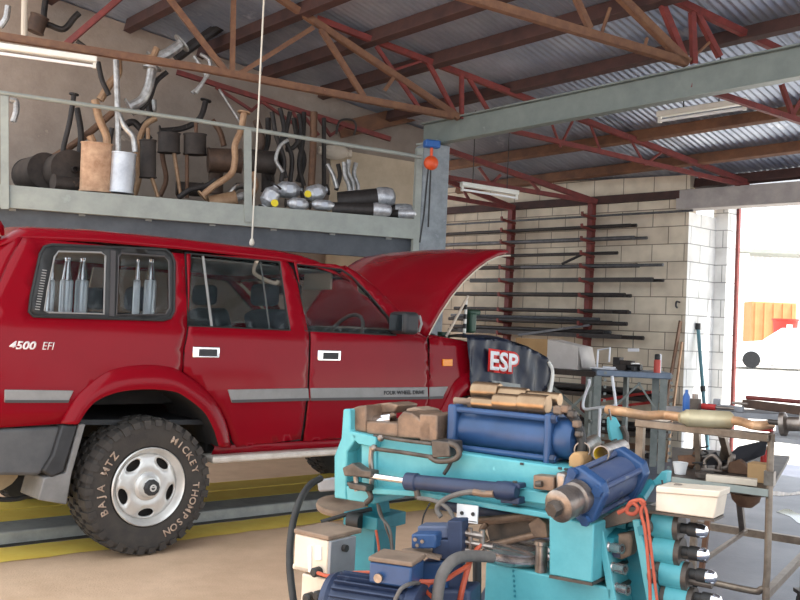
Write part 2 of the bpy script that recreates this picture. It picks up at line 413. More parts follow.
# ------------------------------------------------------------------ block wall with pier, lintel and doorway
def wall_piece(name, poly, ext, m, U):
    mb = MB(); mb.prism(poly, ext); o = struct(mb.build(name, m)); uv_plane(o, U, Z); return o
e1 = W(686, 300); e1.z = 0; l1 = e1-WD*8.0
def up_(p, z): return V((p.x, p.y, z))
rz = lambda p: up_(p, roof_z(p.x, p.y)-.02)
l1 = e1-WD*5.6
wall_piece('wall_back', [l1, e1, rz(e1), rz(l1)], WN*.2, 'blockwork', WD)
mb = MB(); a = W(677, 300, .04); b_ = a-WD*4.5; a.z = b_.z = 3.235; mb.bar(a, b_, .07, .1); tag(mb.build('wall_plate', 'purlin_wood', bevel=.004), 'dark timber wall plate along the top of the block wall above the pipe rack', 'beam')
pn = V((CA.y, -CA.x, 0))                                     # pier face, looking into the doorway
x1 = hit(713.5, 300, e1, pn); x1.z = 0
def pier(name, a, b, th, zt):
    wall_piece(name, [a, b, up_(b, zt), up_(a, zt)], th, 'blockwork_lit', (b-a).normalized())
pier('trim_3', e1+pn*.003, x1+pn*.003, -pn*.2, 3.02)
bpn = x1; x2 = hit(725, 300, x1, WN); x2.z = 0
pier('trim_4', x1, x2, WN*.2, 3.3)
x3 = hit(735, 300, x2, pn); x3.z = 0
pier('trim_5', x2+pn*.004, x3+pn*.004, -pn*.2, 3.3)
# lintel over the doorway
mb = MB(); a = W(680, 204, -.05); a.z = 3.17; b_ = a+WD*6.5
mb.bar(a, b_, .24, .24); o = struct(mb.build('trim_6', 'lintel_conc', bevel=.01)); o['label'] = 'grey concrete lintel over the bright doorway'
# red door post
mb = MB(); d0 = hit(735.5, 300, x3, WN); mb.bar(V((d0.x, d0.y, 0)), V((d0.x, d0.y, 3.2)), .05, .06, WN)
o = struct(mb.build('door_1', 'red_oxide')); o['label'] = 'thin red steel door post'
# ------------------------------------------------------------------ mezzanine shelf
ztop, zbot = 2.61, 2.40
a = M(-160, 200); b_ = M(419, 200)
t = thing('mezzanine_shelf', 'grey steel fronted storage platform holding old exhausts above the car', 'platform', (b_.x, b_.y, zbot))
mb = MB(); p = up_(a, (ztop+zbot)/2); q_ = up_(b_, (ztop+zbot)/2); mb.bar(p, q_, .012, ztop-zbot); mb.bar(p+Z*.1+MN*.03, q_+Z*.1+MN*.03, .07, .012); mb.bar(p-Z*.1+MN*.03, q_-Z*.1+MN*.03, .07, .012)
mb.build('edge_beam', 'grey_steel', t)
mb = MB(); mb.prism([up_(a, ztop-.07)+MN*.02, up_(b_, ztop-.07)+MN*.02, up_(b_, ztop-.07)+MN*1.76, up_(a, ztop-.07)+MN*1.76], Z*.05); mb.build('deck', 'kerb_dark', t)
mb = MB()
for i in range(9):
    c = up_(b_, zbot+.06)-MZ*(.3+i*.62); mb.bar(c+MN*.06, c+MN*1.74, .06, .16)
    mb.build('joist', 'kerb_grey', t); mb = MB()
mb = MB(); mb.bar(up_(a, zbot-.1)+MN*.12, up_(b_, zbot-.1)+MN*.12, .08, .24); mb.build('back_beam', 'shaded_grey', t)
t = thing('guard_rail', 'thin grey pipe guard rail along the edge of the exhaust shelf', 'railing', M(248, 218, -.02))
mb = MB(); mb.tube([M(-40, 87, -.02), M(200, 121, -.02), M(421, 157, -.02)], .021, 10); mb.build('top_rail', 'grey_steel', t)
for x, y0, y1, w in ((5, 96, 209, .07), (248, 128, 222, .075)):
    mb = MB(); mb.bar(M(x, y1, -.02), M(x-.5, y0, -.02), w, .03, MN); mb.build('post', 'grey_steel', t)
# ------------------------------------------------------------------ pit kerb and painted lines beside the car
def CP(u, v, z=0): return CR0+CA*u+CN*v+Z*z        # along the kerb beside the car
def strip(nm, u0, u1, v0, v1, z0, z1, m, lab, cat, bev=.004, grp=None):
    mb = MB(); mb.prism([CP(u0, v0, z0), CP(u1, v0, z0), CP(u1, v1, z0), CP(u0, v1, z0)], Z*(z1-z0)); o = mb.build(nm, m, bevel=bev)
    return tag(o, lab, cat, grp)
def ragged(nm, v0, v1, z, m, lab):
    mb = MB(); n = 90; vs = []
    for i in range(n+1):
        u = -4+9*i/n
        vs += [CP(u, v0+random.uniform(-.012, .012), z), CP(u, v1+random.uniform(-.012, .012), z)]
    mb.add(vs, [(2*i, 2*i+2, 2*i+3, 2*i+1) for i in range(n)]); o = mb.build(nm, m); o['kind'] = 'structure'; o['label'] = lab
ragged('trim_7', .2, .53, .004, 'yellow_paint', 'yellow line painted on the floor beside the car')
t = thing('pit_kerb', 'low grey steel kerb with yellow painted top running under the car', 'kerb', CP(0, .6))
mb = MB(); mb.prism([CP(-4, .585, 0), CP(5, .585, 0), CP(5, .9, 0), CP(-4, .9, 0)], Z*.085); mb.build('kerb', 'kerb_grey', t, bevel=.012)
mb = MB(); mb.prism([CP(-4, .56, .0), CP(5, .56, .0), CP(5, .585, .0), CP(-4, .585, .0)], Z*.012); mb.build('seam', 'kerb_dark', t)
for v0, v1 in ((.905, 1.235), (1.275, 1.6)):
    mb = MB(); mb.prism([CP(-4, v0, 0), CP(5, v0, 0), CP(5, v1, 0), CP(-4, v1, 0)], Z*.083); mb.build('painted_plate', 'yellow_paint', t)
mb = MB(); mb.prism([CP(-4, 1.235, 0), CP(5, 1.235, 0), CP(5, 1.275, 0), CP(-4, 1.275, 0)], Z*.07); mb.build('joint', 'kerb_dark', t)
# ------------------------------------------------------------------ fluorescent battens
def batten(lab, p, q_, up, two=1, hang=None):
    d = (q_-p).normalized(); t = thing('fluorescent_batten', lab, 'lamp', (p+q_)/2, 0, 'fluorescent battens')
    mb = MB(); mb.bar(p, q_, .075, .055, up); mb.build('housing', 'white_enamel', t, bevel=.008)
    s = up.cross(d).normalized()
    for k in range(two):
        o = -up*.062
        mb = MB(); mb.tube([p+d*.03+o, q_-d*.03+o], .014, 10); mb.build('tube', 'lamp_tube', t)
        for e in (p+d*.02, q_-d*.02):
            mb = MB(); mb.bar(e+up*-.02, e-up*.08, .03, .03, s); mb.build('lamp_holder', 'white_enamel', t)
    if hang:
        for h in hang: mb = MB(); mb.tube([h, V((h.x, h.y, roof_z(h.x, h.y)))], .006, 6); mb.build('hanger', 'black_paint', t)
a = plane_pt(-60, 38, T1P-MN*.12); b_ = plane_pt(97, 60, T1P-MN*.12)
batten('white fluorescent batten fixed under the brown truss at top left', a, b_, Z)
a = dp(461, 184, 10.9); b_ = dp(518, 193, 11.2); batten('fluorescent batten hanging under the roof right of the column', a, b_, Z, hang=[a.lerp(b_, .2), a.lerp(b_, .8)])
a = dp(658, 117, 8.9); b_ = dp(747, 103, 8.25); a.z = b_.z = 3.585; batten('fluorescent batten fixed to the purlin behind the grey beam', a, b_, Z, hang=[a.lerp(b_, .3), a.lerp(b_, .7)])
# ------------------------------------------------------------------ rope, hoist
t = thing('pull_cord', 'pale cord with a white knob hanging from the roof to the car roof', 'cord', dp(252, 243, 7.5))
a = dp(252, 240, 7.5); mb = MB(); mb.tube([a, V((a.x, a.y, roof_z(a.x, a.y)-.01))], .007, 8); mb.build('cord', 'rope', t)
mb = MB(); mb.lathe([(.006, 0), (.018, .01), (.022, .03), (.012, .06)], a-Z*.05, Z, 12); mb.build('knob', 'rope', t)
h = M(431, 163, -.18)
t = thing('chain_hoist', 'small orange and blue hoist hanging on the column with black cords', 'hoist', h-Z*.1)
mb = MB(); mb.ball(h, .078, 18, (1, .7, 1)); mb.build('drum', 'plastic_orange', t)
mb = MB(); mb.box(h+Z*.2, (.17, .1, .08), MZ, MN); mb.build('bracket', 'plastic_blue', t, bevel=.015)
mb = MB(); mb.tube([h+Z*.07, h+Z*.12, h+Z*.17], .016, 8); mb.build('hook', 'plastic_orange', t)
for dx in (-.055, .0): mb = MB(); mb.tube([h-Z*.05+MZ*dx*.5, h-Z*.55+MZ*dx, h-Z*(.85 if dx < 0 else .68)+MZ*dx*1.6], .009, 8); mb.build('cord', 'black_paint', t)
# ------------------------------------------------------------------ yard outside the doorway
mat('shed_wall', (214, 214, 218), rough=.6); mat('orange_bin', (204, 140, 92), (196, 130, 82), scale=3, rough=.6); mat('red_plastic', (206, 52, 40), rough=.5)
mat('car_white', (232, 234, 238), rough=.25, coat=.6); mat('rubber', (28, 28, 30), (38, 38, 40), scale=20, rough=.8); mat('glass_dark', (26, 32, 36), rough=.06, spec=.8)
def yz(p): return max(0, (p-(W0+WN*.9)).dot(WN))/36*1.2
def ypt(x, depth): p = dp(x, 300, depth); p.z = 0; p.z = yz(p); return p
XR = V((1, -.05, 0)).normalized(); YR = V((.05, 1, 0)).normalized()
c = ypt(770, 40); t = thing('storage_shed', 'pale corrugated shed wall across the yard', 'shed', c)
mb = MB(); n = 160
for i in range(n):
    p = c+XR*(-8+16*i/n); q_ = c+XR*(-8+16*(i+1)/n); k = YR*(.05 if i % 2 else 0); k2 = YR*(0 if i % 2 else .05)
    mb.add([p+k, q_+k2, q_+k2+Z*4.35, p+k+Z*4.35], [(0, 1, 2, 3)])
mb.build('wall_sheet', 'shed_wall', t, sharp=10)
mb = MB(); mb.box(c+Z*4.4-YR*.6, (16, 2.0, .16), XR, YR); mb.build('roof_edge', 'grey_steel', t)
mb = MB(); mb.tube([c-XR*1.6-YR*1.2, c-XR*1.6-YR*1.2+Z*4.3], .3, 12); mb.build('post', 'white_enamel', t)
c = ypt(770, 36.5); t = thing('orange_container', 'orange crate stack against the shed across the yard', 'crate', c)
mb = MB(); mb.box(c+Z*1.15, (1.7, 1, 2.3), XR, YR); mb.build('body', 'orange_bin', t, bevel=.03)
mb = MB(); [mb.box(c+XR*(-.7+.35*i)-YR*.52+Z*1.15, (.07, .06, 2.2), XR, YR) for i in range(5)]; mb.build('rib', 'orange_bin', t)
c = ypt(786, 33.5); t = thing('red_tub', 'red plastic tub standing behind the white car', 'tub', c)
mb = MB(); mb.lathe([(.38, 1.0), (.42, 1.6), (.46, 1.62), (.46, 1.68)], c, Z, 16); mb.build('body', 'red_plastic', t); mb = MB(); mb.box(c+Z*.5, (1, .9, 1), XR, YR); mb.build('stand', 'white_enamel', t)
mb = MB(); mb.box(c+Z*1.35-YR*.42, (.2, .04, .25), XR, YR); mb.build('sticker', 'white_enamel', t)
# white sedan
c = ypt(800, 31); t = thing('sedan_car', 'white sedan parked outside the bright doorway', 'car', c)
D = V((-.93, .36, 0)).normalized(); S = V((-.36, -.93, 0)).normalized()
prof = [(2.3, .24), (2.32, .62), (2.1, .82), (1.15, .92), (.55, 1.36), (-.75, 1.4), (-1.5, 1.0), (-2.2, .95), (-2.28, .6), (-2.25, .24)]
mb = MB(); mb.prism([c+D*x+Z*z-S*.85 for x, z in prof], S*1.7); mb.build('body', 'car_white', t, bevel=.08, seg=3)
mb = MB()
for sd in (-.86, .84): mb.prism([c+D*x+Z*z+S*sd for x, z in [(1.0, .93), (.5, 1.3), (-.7, 1.33), (-1.3, 1.0)]], S*.02)
mb.build('window', 'shed_wall', t)  # panes coloured pale to stand in for a bright reflection
for x in (1.45, -1.35):
    for sd in (-.86, .66):
        mb = MB(); mb.lathe([(.1, 0), (.28, 0), (.28, .2), (.1, .2)], c+D*x+Z*.28+S*sd, S, 18); mb.build('wheel', 'rubber', t)
# ------------------------------------------------------------------ light
w = bpy.data.worlds.new('sky'); sc.world = w; w.use_nodes = True; nt = w.node_tree
bg = nt.nodes['Background']; bg.inputs[0].default_value = (.86, .93, 1, 1); bg.inputs[1].default_value = 2.3
sl = bpy.data.lights.new('sun', 'SUN'); so = bpy.data.objects.new('sun', sl); COL.objects.link(so); sl.energy = 13; sl.angle = .01; sl.color = (1, .96, .9)
so.rotation_euler = V((-.45, .15, -.9)).to_track_quat('-Z', 'Y').to_euler()
sc.view_settings.view_transform = 'Standard'; sc.view_settings.look = 'None'; sc.view_settings.gamma = 1; sc.view_settings.exposure = .1
# ================================================================== the red off-road car
mat('car_red', (132, 10, 25), (126, 9, 23), scale=1.5, rough=.18, coat=.1, spec=.12)
mat('rubber_black', (30, 30, 31), (38, 37, 36), scale=20, rough=.6)
mat('tyre', (52, 48, 46), (68, 62, 56), scale=9, rough=.8, bump=.2, bscale=120, c3=(96, 86, 74), contrast=(.35, .7))
mat('tyre_letter', (196, 172, 152), (150, 128, 112), scale=30, rough=.8)
mat('alloy', (222, 220, 216), (204, 202, 198), scale=8, rough=.34, metal=.5)
mat('plastic_grey', (88, 88, 89), (76, 76, 78), scale=8, rough=.6, bump=.1, bscale=200)
mat('flap_grey', (128, 126, 124), (108, 106, 104), scale=8, rough=.6)
mat('plastic_dark', (48, 48, 50), (38, 38, 40), scale=8, rough=.55)
mat('trim_grey', (140, 138, 136), (128, 126, 124), scale=10, rough=.5)
mat('trim_dark', (70, 66, 66), rough=.5)
mat('seat_cloth', (78, 80, 90), (62, 64, 74), scale=12, rough=.95)
mat('interior_trim', (128, 120, 112), (112, 106, 100), scale=8, rough=.8)
mat('headlining', (150, 146, 140), rough=.9)
mat('lens_orange', (238, 140, 24), rough=.25, emit=0)
mat('step_white', (214, 206, 196), (186, 176, 164), scale=9, rough=.4, metal=.2)
mat('engine_grey', (96, 98, 100), (60, 60, 62), scale=8, rough=.6)
mat('engine_green', (40, 74, 56), rough=.5)
mat('underside', (52, 46, 42), (38, 34, 32), scale=7, rough=.9)
mat('tank_tan', (176, 156, 124), (150, 132, 104), scale=6, rough=.7)
mat('letter_white', (226, 216, 214), rough=.4)
mat('handle_tan', (206, 192, 174), rough=.6)
def glass_material():
    m = bpy.data.materials.new('window_glass'); m.use_nodes = True; nt = m.node_tree; b = nt.nodes['Principled BSDF']; MATS['window_glass'] = m
    b.inputs['Base Color'].default_value = (.02, .03, .03, 1); b.inputs['Roughness'].default_value = .03; b.inputs['Alpha'].default_value = .26; b.inputs['Specular IOR Level'].default_value = .7
glass_material()
mat('dimming_glass', (8, 10, 10), rough=.05, alpha=.62)  # far panes made dark to dim what shows through the car
car = thing('off_road_car', 'red four wheel drive wagon with its bonnet raised over the floor kerb', 'car', CR, math.atan2(CA.y, CA.x))
SV = [(.0, .10), (.55, .085), (.75, .055), (.95, .045), (1.15, .05), (1.34, .06), (1.39, .075), (1.5, .10), (1.7, .15), (1.84, .19), (2.3, .30)]
def sv(z):
    for (a, va), (b, vb) in zip(SV, SV[1:]):
        if z <= b: return va+(vb-va)*(z-a)/(b-a)
    return SV[-1][1]
def cw(u, v, z): return V((u, v, z))
def cpix(x, y, vf=sv):                                      # side surface point of the car
    z = 1.2
    v = vf if isinstance(vf, (int, float)) else None
    for _ in range(8):
        vv = v if v is not None else vf(z)
        p = hit(x, y, CR+CN*vv, CN); z = p.z
    return V(((p-CR).dot(CA), z))
def cz(pts, vf=sv): return [cpix(p[0], p[1], vf) if len(p) == 2 else V((p[0], p[1])) for p in pts]   # 3-tuples are (u, z, 0) already
def panel(name, outline, holes, m, parent, off=0, th=.012, vf=sv, step=.06, far=False, mb=None):
    vs, fs = fill(outline, holes, step); mb2 = mb or MB()
    mb2.add([cw(p[0], (vf(p[1])+off) if not far else 1.93-(vf(p[1])+off), p[1]) for p in vs], fs)
    if mb: return mb
    return mb2.build(name, m, parent, local=True, solid=th)
arc_o = [(62, 424), (72, 405), (85, 390), (110, 372), (140, 366), (165, 367), (183, 373), (210, 395), (226, 420), (233, 446)]
arc_i = [(78, 424), (87, 410), (99, 399), (122, 391), (150, 389), (172, 391), (184, 396), (203, 411), (213, 428), (219, 447)]
flo = cz(arc_o, .03); fli = cz(arc_i, .01)
mid = [(a+b)/2 for a, b in zip(flo, fli)]
REAR = [V((-.96, .79)), V((-.96, 1.0)), V((-.945, 1.25)), V((-.90, 1.5)), V((-.82, 1.7)), V((-.735, 1.85))]
q_top = cz([(52, 244), (100, 245), (184, 254)])
q_seam = cz([(184, 254), (187, 328), (183, 350), (181, 371)])
qwin = cz([(29, 312), (31, 296), (40, 254), (44, 247), (52, 244.8), (165, 249.5), (171, 254), (174, 262), (173.5, 311), (170, 318), (163, 320), (45, 316.5), (33, 316)])
quarter = [V((-.96, .79))]+REAR[1:]+q_top[1:2]+q_seam[:-1]+[mid[6]]+mid[5::-1]
# body shell
mbb = MB(); panel('', quarter, [qwin], None, None, mb=mbb)
# rear corner, rounded
def corner(far=False):
    vs = []; m = 7; R_ = .10; rows = []
    zs = [.79+i*(1.85-.79)/16 for i in range(17)]
    def ru(z):
        for a, b in zip(REAR, REAR[1:]):
            if z <= b.y+1e-6: return a.x+(b.x-a.x)*(z-a.y)/(b.y-a.y)
        return REAR[-1].x
    for z in zs:
        row = []
        for i in range(m):
            a = math.pi/2*i/(m-1); row.append((ru(z)-R_*math.sin(a), sv(z)+R_*(1-math.cos(a)), z))
        row.append((ru(z)-R_-.02, .55, z)); row.append((ru(z)-R_-.025, .965, z)); rows.append(row)
    vs = [cw(u, v if not far else 1.93-v, z) for r in rows for u, v, z in r]; w_ = len(rows[0])
    fs = [(i*w_+k, i*w_+k+1, (i+1)*w_+k+1, (i+1)*w_+k) for i in range(len(rows)-1) for k in range(w_-1)
          if not (k >= m-1 and 9 <= i)]
    mbb.add(vs, fs)
corner(); corner(True)
# roof skin
def zg(u):
    T = [(-.84, 1.80), (-.735, 1.845), (-.3, 1.87), (.25, 1.875), (1.0, 1.868), (1.3, 1.845), (1.5, 1.80), (1.62, 1.755)]
    for (a, za), (b, zb) in zip(T, T[1:]):
        if u <= b: return za+(zb-za)*(u-a)/(b-a)
    return T[-1][1]
us = [-.86, -.82, -.78, -.735, -.65, -.5, -.3, 0, .25, .6, 1.0, 1.2, 1.35, 1.5, 1.58, 1.62]
cross = [(.192, -.004), (.196, .022), (.215, .048), (.26, .066), (.36, .078), (.6, .088), (.965, .092)]
cross = cross+[(1.93-v, z) for v, z in cross[-2::-1]]
rows = []
for u in us:
    k = min(1, max(0, (u+.87)/.16))**.5*(1 if u < 1.3 else max(.25, 1-(u-1.3)/.45))
    rows.append([cw(u, v, zg(u)+z*k) for v, z in cross])
w_ = len(cross); mbb.add([p for r in rows for p in r], [(i*w_+k, i*w_+k+1, (i+1)*w_+k+1, (i+1)*w_+k) for i in range(len(us)-1) for k in range(w_-1)])
# front fender, near and far
FEND = [V((2.31, .70)), V((2.315, 1.385)), V((2.46, 1.372)), V((2.8, 1.335)), V((3.2, 1.295)), V((3.5, 1.25)), V((3.62, 1.2)), V((3.66, 1.0)), V((3.66, .82))]
RA = .53
arch_f = [V((2.85+RA*math.cos(a), .42+RA*.98*math.sin(a))) for a in [math.radians(d) for d in range(38, 148, 10)]]
def fsv(z): return sv(z)
for far in (False, True):
    panel('', FEND+arch_f+[V((2.36, .62))], [], None, None, mb=mbb, far=far)
    vs = []; 
    for p in FEND[1:7]:
        v0 = sv(p.y); vs += [cw(p.x, v0 if not far else 1.93-v0, p.y), cw(p.x, (v0+.05) if not far else 1.93-v0-.05, p.y+.012), cw(p.x, (v0+.17) if not far else 1.93-v0-.17, p.y-.02)]
    mbb.add(vs, [(3*i+k, 3*i+k+1, 3*i+k+4, 3*i+k+3) for i in range(5) for k in range(2)])
# cowl, far side, sills, pillars
mbb.add([cw(2.02, .22, 1.36), cw(2.02, 1.71, 1.36), cw(2.33, 1.87, 1.375), cw(2.33, .06, 1.375)], [(0, 1, 2, 3)])
farwin = [[V((-.65, 1.42)), V((-.6, 1.78)), V((.1, 1.8)), V((.12, 1.42))], [V((.3, 1.42)), V((.32, 1.8)), V((.95, 1.8)), V((1.02, 1.42))], [V((1.13, 1.42)), V((1.08, 1.8)), V((1.5, 1.77)), V((1.95, 1.42))]]
archr = [V((.02+RA*math.cos(a), .45+RA*.98*math.sin(a))) for a in [math.radians(d) for d in range(30, 158, 10)]]
panel('', [V((-.96, .79))]+REAR[1:]+[V((1.45, 1.845)), V((1.66, 1.73)), V((2.1, 1.4)), V((2.31, 1.38)), V((2.31, .62)), V((.48, .62))]+archr, farwin, None, None, mb=mbb, far=True, step=.1)
for v in (.095, 1.835):
    mbb.add([cw(.5, v-.02, .62), cw(2.36, v-.02, .62), cw(2.36, v+.06, .52), cw(.5, v+.06, .52), cw(.5, v+.05, .64), cw(2.36, v+.05, .64)], [(0, 1, 2, 3), (0, 4, 5, 1)])
PIL = cz([(346, 268), (360, 276), (377, 290), (398, 312), (414, 330), (424, 337)])
for far in (False, True):
    vs = []
    for i, p in enumerate(PIL):
        v0 = sv(p.y)+.004; f = (lambda v: 1.93-v) if far else (lambda v: v)
        vs += [cw(p.x-.05, f(v0), p.y-.045), cw(p.x, f(v0), p.y+.004), cw(p.x+.02, f(v0+.035), p.y+.02), cw(p.x-.0, f(v0+.09), p.y+.01)]
    mbb.add(vs, [(4*i+k, 4*i+k+1, 4*i+k+5, 4*i+k+4) for i in range(len(PIL)-1) for k in range(3)])
body = mbb.build('body_shell', 'car_red', car, local=True, solid=.006, sharp=40)
# door jambs seen as dark gaps
mb = MB()
panel('', cz([(186, 252), (344, 268), (372, 288), (409, 330), (428, 337), (428, 434), (236, 448), (183, 372)]), [cz([(190, 253), (187, 326), (290, 331), (280, 261)]), cz([(296, 263), (304, 332), (396, 336), (388, 318), (350, 275)])], None, None, mb=mb, off=.02)
mb.build('door_frame', 'rubber_black', car, local=True, solid=.008)
# doors
def door(nm, outline, window, parent):
    return panel(nm, cz(outline), [cz(window)], 'car_red', parent, step=.05)
RD = [(186.5, 254), (284, 258.5), (293, 270), (308.3, 334), (306.8, 390), (300, 439), (236, 447), (232, 441), (226, 420), (210, 395), (192, 379), (183, 372), (184.5, 350), (188.5, 328)]
RW = [(190.5, 254), (187.5, 326), (290, 330.5), (279.5, 262)]
rd = door('rear_door', RD, RW, car)
FD = [(293.5, 261.5), (335, 264.5), (354, 271), (374, 286), (394, 306), (408, 321), (414, 333), (426.2, 338), (427, 431), (303, 441), (309, 390), (310.5, 334), (295.5, 270)]
FWN = [(296.5, 264.5), (304.5, 331), (396, 335.5), (388, 317), (368, 293), (351, 276), (341, 269.5)]
fd = door('front_door', FD, FWN, car)
def pane(nm, pts, parent, off=.012, m='window_glass'): return panel(nm, cz(pts), [], m, parent, off=off, th=.004, step=.12)
pane('window_glass', RW, rd); pane('window_glass', FWN, fd)
def seal(pts, parent, r=.008, off=0, m='rubber_black', loop=True, nm='window_seal'):
    P_ = [cw(p.x, sv(p.y)+off, p.y) for p in cz(pts)]; mb = MB(); mb.tube(P_, r, 8, loop=loop); return mb.build(nm, m, parent, local=True)
seal(RW, rd); seal(FWN, fd)
seal([(203, 254.5), (212, 326.5)], rd, .009, .004, 'trim_grey', False, 'quarter_light_bar')
seal([(263, 262), (272, 329)], rd, .006, .03, 'trim_grey', False, 'window_channel')
def handle(pts, parent):
    P_ = cz(pts); mb = MB(); c = sum(P_, V((0, 0)))/4; v0 = sv(c.y)
    w2 = (P_[1].x-P_[0].x)/2; h2 = (P_[0].y-P_[3].y)/2
    mb.box(cw(c.x, v0-.006, c.y), (w2*2, .016, h2*2)); o = mb.build('door_handle', 'chrome', parent, local=True, bevel=.006); o['label'] = 'chrome door handle'
    mb = MB(); mb.box(cw(c.x+.01, v0-.0145, c.y-.002), (w2*1.35, .006, h2*1.25)); mb.build('handle_recess', 'plastic_dark', o, local=True, bevel=.004)
handle([(192, 346.5), (219, 346.5), (219, 358), (192, 358)], rd); handle([(317, 350), (340, 350), (340, 361), (317, 361)], fd)
def moulding(pts, parent, nm='side_moulding'):
    P_ = cz(pts); mb = MB()
    mb.prism([cw(p.x, sv(p.y)+.004, p.y) for p in P_], V((0, -.02, 0))); o = mb.build(nm, 'trim_grey', parent, local=True, bevel=.005)
    a, b, c, d = P_; lo = [c+(b-c)*.22, d+(a-d)*.22]
    mb = MB(); mb.prism([cw(p.x, sv(p.y)-.0155, p.y) for p in (d, c, lo[0], lo[1])], V((0, -.004, 0))); mb.build('moulding_edge', 'trim_dark', o, local=True)
    return o
moulding([(4, 389.5), (73, 390.5), (67, 402.5), (4, 402.5)], car)
moulding([(227, 389.5), (307.3, 388), (308, 400.5), (231, 402.5)], rd); mo = moulding([(309.5, 388), (426.5, 387), (427, 399), (310, 400.5)], fd)
moulding([(428.5, 387), (447, 386.5), (441, 398.5), (428.5, 399)], car)
c = cpix(403, 392.5); mb = MB(); put_text(mb, 'FOUR WHEEL DRIVE', .038, cw(c.x, sv(c.y)-.0175, c.y), V((1, 0, 0)), V((0, 0, 1)), .001, sx=1.16); mb.build('lettering', 'plastic_dark', mo, local=True, solid=.001)
c = cpix(31, 346); mb = MB(); put_text(mb, '4500', .062, cw(c.x-.045, sv(c.y)-.003, c.y), V((1, 0, 0)), V((0, 0, 1)), .002, .2, 1.15); put_text(mb, 'EFI', .062, cw(c.x+.095, sv(c.y)-.003, c.y), V((1, 0, 0)), V((0, 0, 1)), 0, .2, .9)
put_text(mb, '24 VALVE', .022, cw(c.x+.01, sv(c.y)-.003, c.y-.042), V((1, 0, 0)), V((0, 0, 1)), 0, .2, 1.9)
o = mb.build('badge', 'letter_white', car, local=True, solid=.002); o['label'] = 'silver 4500 lettering on the rear quarter'
# rear quarter window
g1 = [(44, 311), (47, 290), (54, 257), (58, 251.5), (101, 252.5), (105, 256), (103.5, 314), (48, 312.5)]
g2 = [(116, 315), (118, 256), (121, 253.5), (164, 256.5), (168.5, 261), (169, 308), (165, 314.5)]
qf = panel('window_frame', qwin, [cz(g1), cz(g2)], 'rubber_black', car, off=-.002, th=.012)
pane('window_glass', g1, qf); pane('window_glass', g2, qf)
def loop2(pts, m, r, off=-.006, nm='window_bead'):
    seal(pts, qf, r, off, m, True, nm)
loop2(g1, 'trim_grey', .006); loop2(g2, 'trim_dark', .006)
P_ = [cw(p.x, sv(p.y)-.004, p.y) for p in qwin]; mb = MB(); mb.tube(P_, .009, 8, loop=True); mb.build('window_seal', 'rubber_black', qf, local=True)
mb = MB()
for i in range(16):
    a = cpix(34.5+i*.48, 309-i*2.6); b = cpix(39+i*.48, 309.6-i*2.6); mb.bar(cw(a.x, sv(a.y)-.009, a.y), cw(b.x, sv(b.y)-.009, b.y), .006, .006)
mb.build('vent_grille', 'trim_grey', qf, local=True)
mb = MB(); a = cpix(111, 316); b = cpix(112.5, 251); mb.bar(cw(a.x, sv(a.y)-.008, a.y), cw(b.x, sv(b.y)-.008, b.y), .03, .012, V((0, 1, 0))); mb.build('divider', 'trim_dark', qf, local=True)
# flares
def flare(o_, i_, nm='wheel_arch_flare', m='car_red'):
    O = spline([V((p.x, p.y, 0)) for p in o_], 5); I = spline([V((p.x, p.y, 0)) for p in i_], 5); vs = []
    for a, b in zip(O, I):
        q1 = a.lerp(b, .3); q2 = a.lerp(b, .75); d = (a-b).normalized()
        vs += [cw(a.x+d.x*.010, sv(a.y)+.02, a.y+d.y*.010), cw(a.x, sv(a.y)-.014, a.y), cw(q1.x, .014, q1.y), cw(q2.x, -.004, q2.y), cw(b.x, .006, b.y), cw(b.x+d.x*.01, .03, b.y+d.y*.01), cw(b.x+d.x*.02, .62, b.y+d.y*.02)]
    n = len(O); mb = MB(); mb.add(vs, [(7*i+k, 7*i+k+1, 7*i+k+8, 7*i+k+7) for i in range(n-1) for k in range(5)])
    o = mb.build(nm, m, car, local=True, solid=.004, sharp=60)
    mb = MB(); mb.add(vs, [(7*i+5, 7*i+6, 7*i+13, 7*i+12) for i in range(n-1)]); mb.build('wheel_well', 'underside', car, local=True)
flare(flo, fli)
ff = [(441, 414), (446, 403), (455, 384), (464, 363)]
fo = cz(ff, .03); R1 = .53; fo = fo+[V((2.85+R1*math.cos(a), .60+R1*math.sin(a))) for a in [math.radians(d) for d in (100,)]]
fi = [V((2.53, .72)), V((2.555, .80)), V((2.60, .90)), V((2.68, .965))]+[V((2.85+.45*math.cos(a), .56+.43*math.sin(a))) for a in [math.radians(d) for d in (100,)]]
fo[3] = V((2.66, 1.08)); flare(fo, fi)
# far flares, simple
# bumper, mud flap, step
BP = [cw(-.975, .05, .785), cw(-.50, .055, .79), cw(-.56, .055, .565), cw(-.62, .055, .515), cw(-.98, .05, .545)]
mb = MB(); mb.prism(BP, V((0, .25, 0))); mb.prism([cw(-1.16, .12, .785), cw(-.97, .05, .785), cw(-.97, .05, .545), cw(-1.16, .12, .55)], V((0, .2, 0)))
mb.box(cw(-1.1, .965, .665), (.16, 1.72, .24)); mb.build('rear_bumper', 'plastic_grey', car, local=True, bevel=.02)
mb = MB(); f_ = cz([(62, 425), (78, 425), (64, 472), (52, 478), (43, 471), (53, 455)], .02); mb.prism([cw(p.x, .02, p.y) for p in f_], V((-.01, .2, 0))); mb.build('flare_extension', 'plastic_dark', car, local=True, bevel=.012)
mb = MB(); f_ = cz([(79, 424), (86, 424), (72, 474), (67, 505), (38, 500), (44, 478), (66, 473)], .03); mb.prism([cw(p.x, .03, p.y) for p in f_], V((-.01, .27, 0))); mb.build('mud_flap', 'flap_grey', car, local=True, bevel=.008)
st = cz([(213, 454), (420, 436), (420, 444), (222, 463)], .02)
mb = MB(); mb.box(cw((st[0].x+2.3)/2, .10, .545), (2.3-st[0].x, .17, .045)); o = mb.build('side_step', 'step_white', car, local=True, bevel=.014)
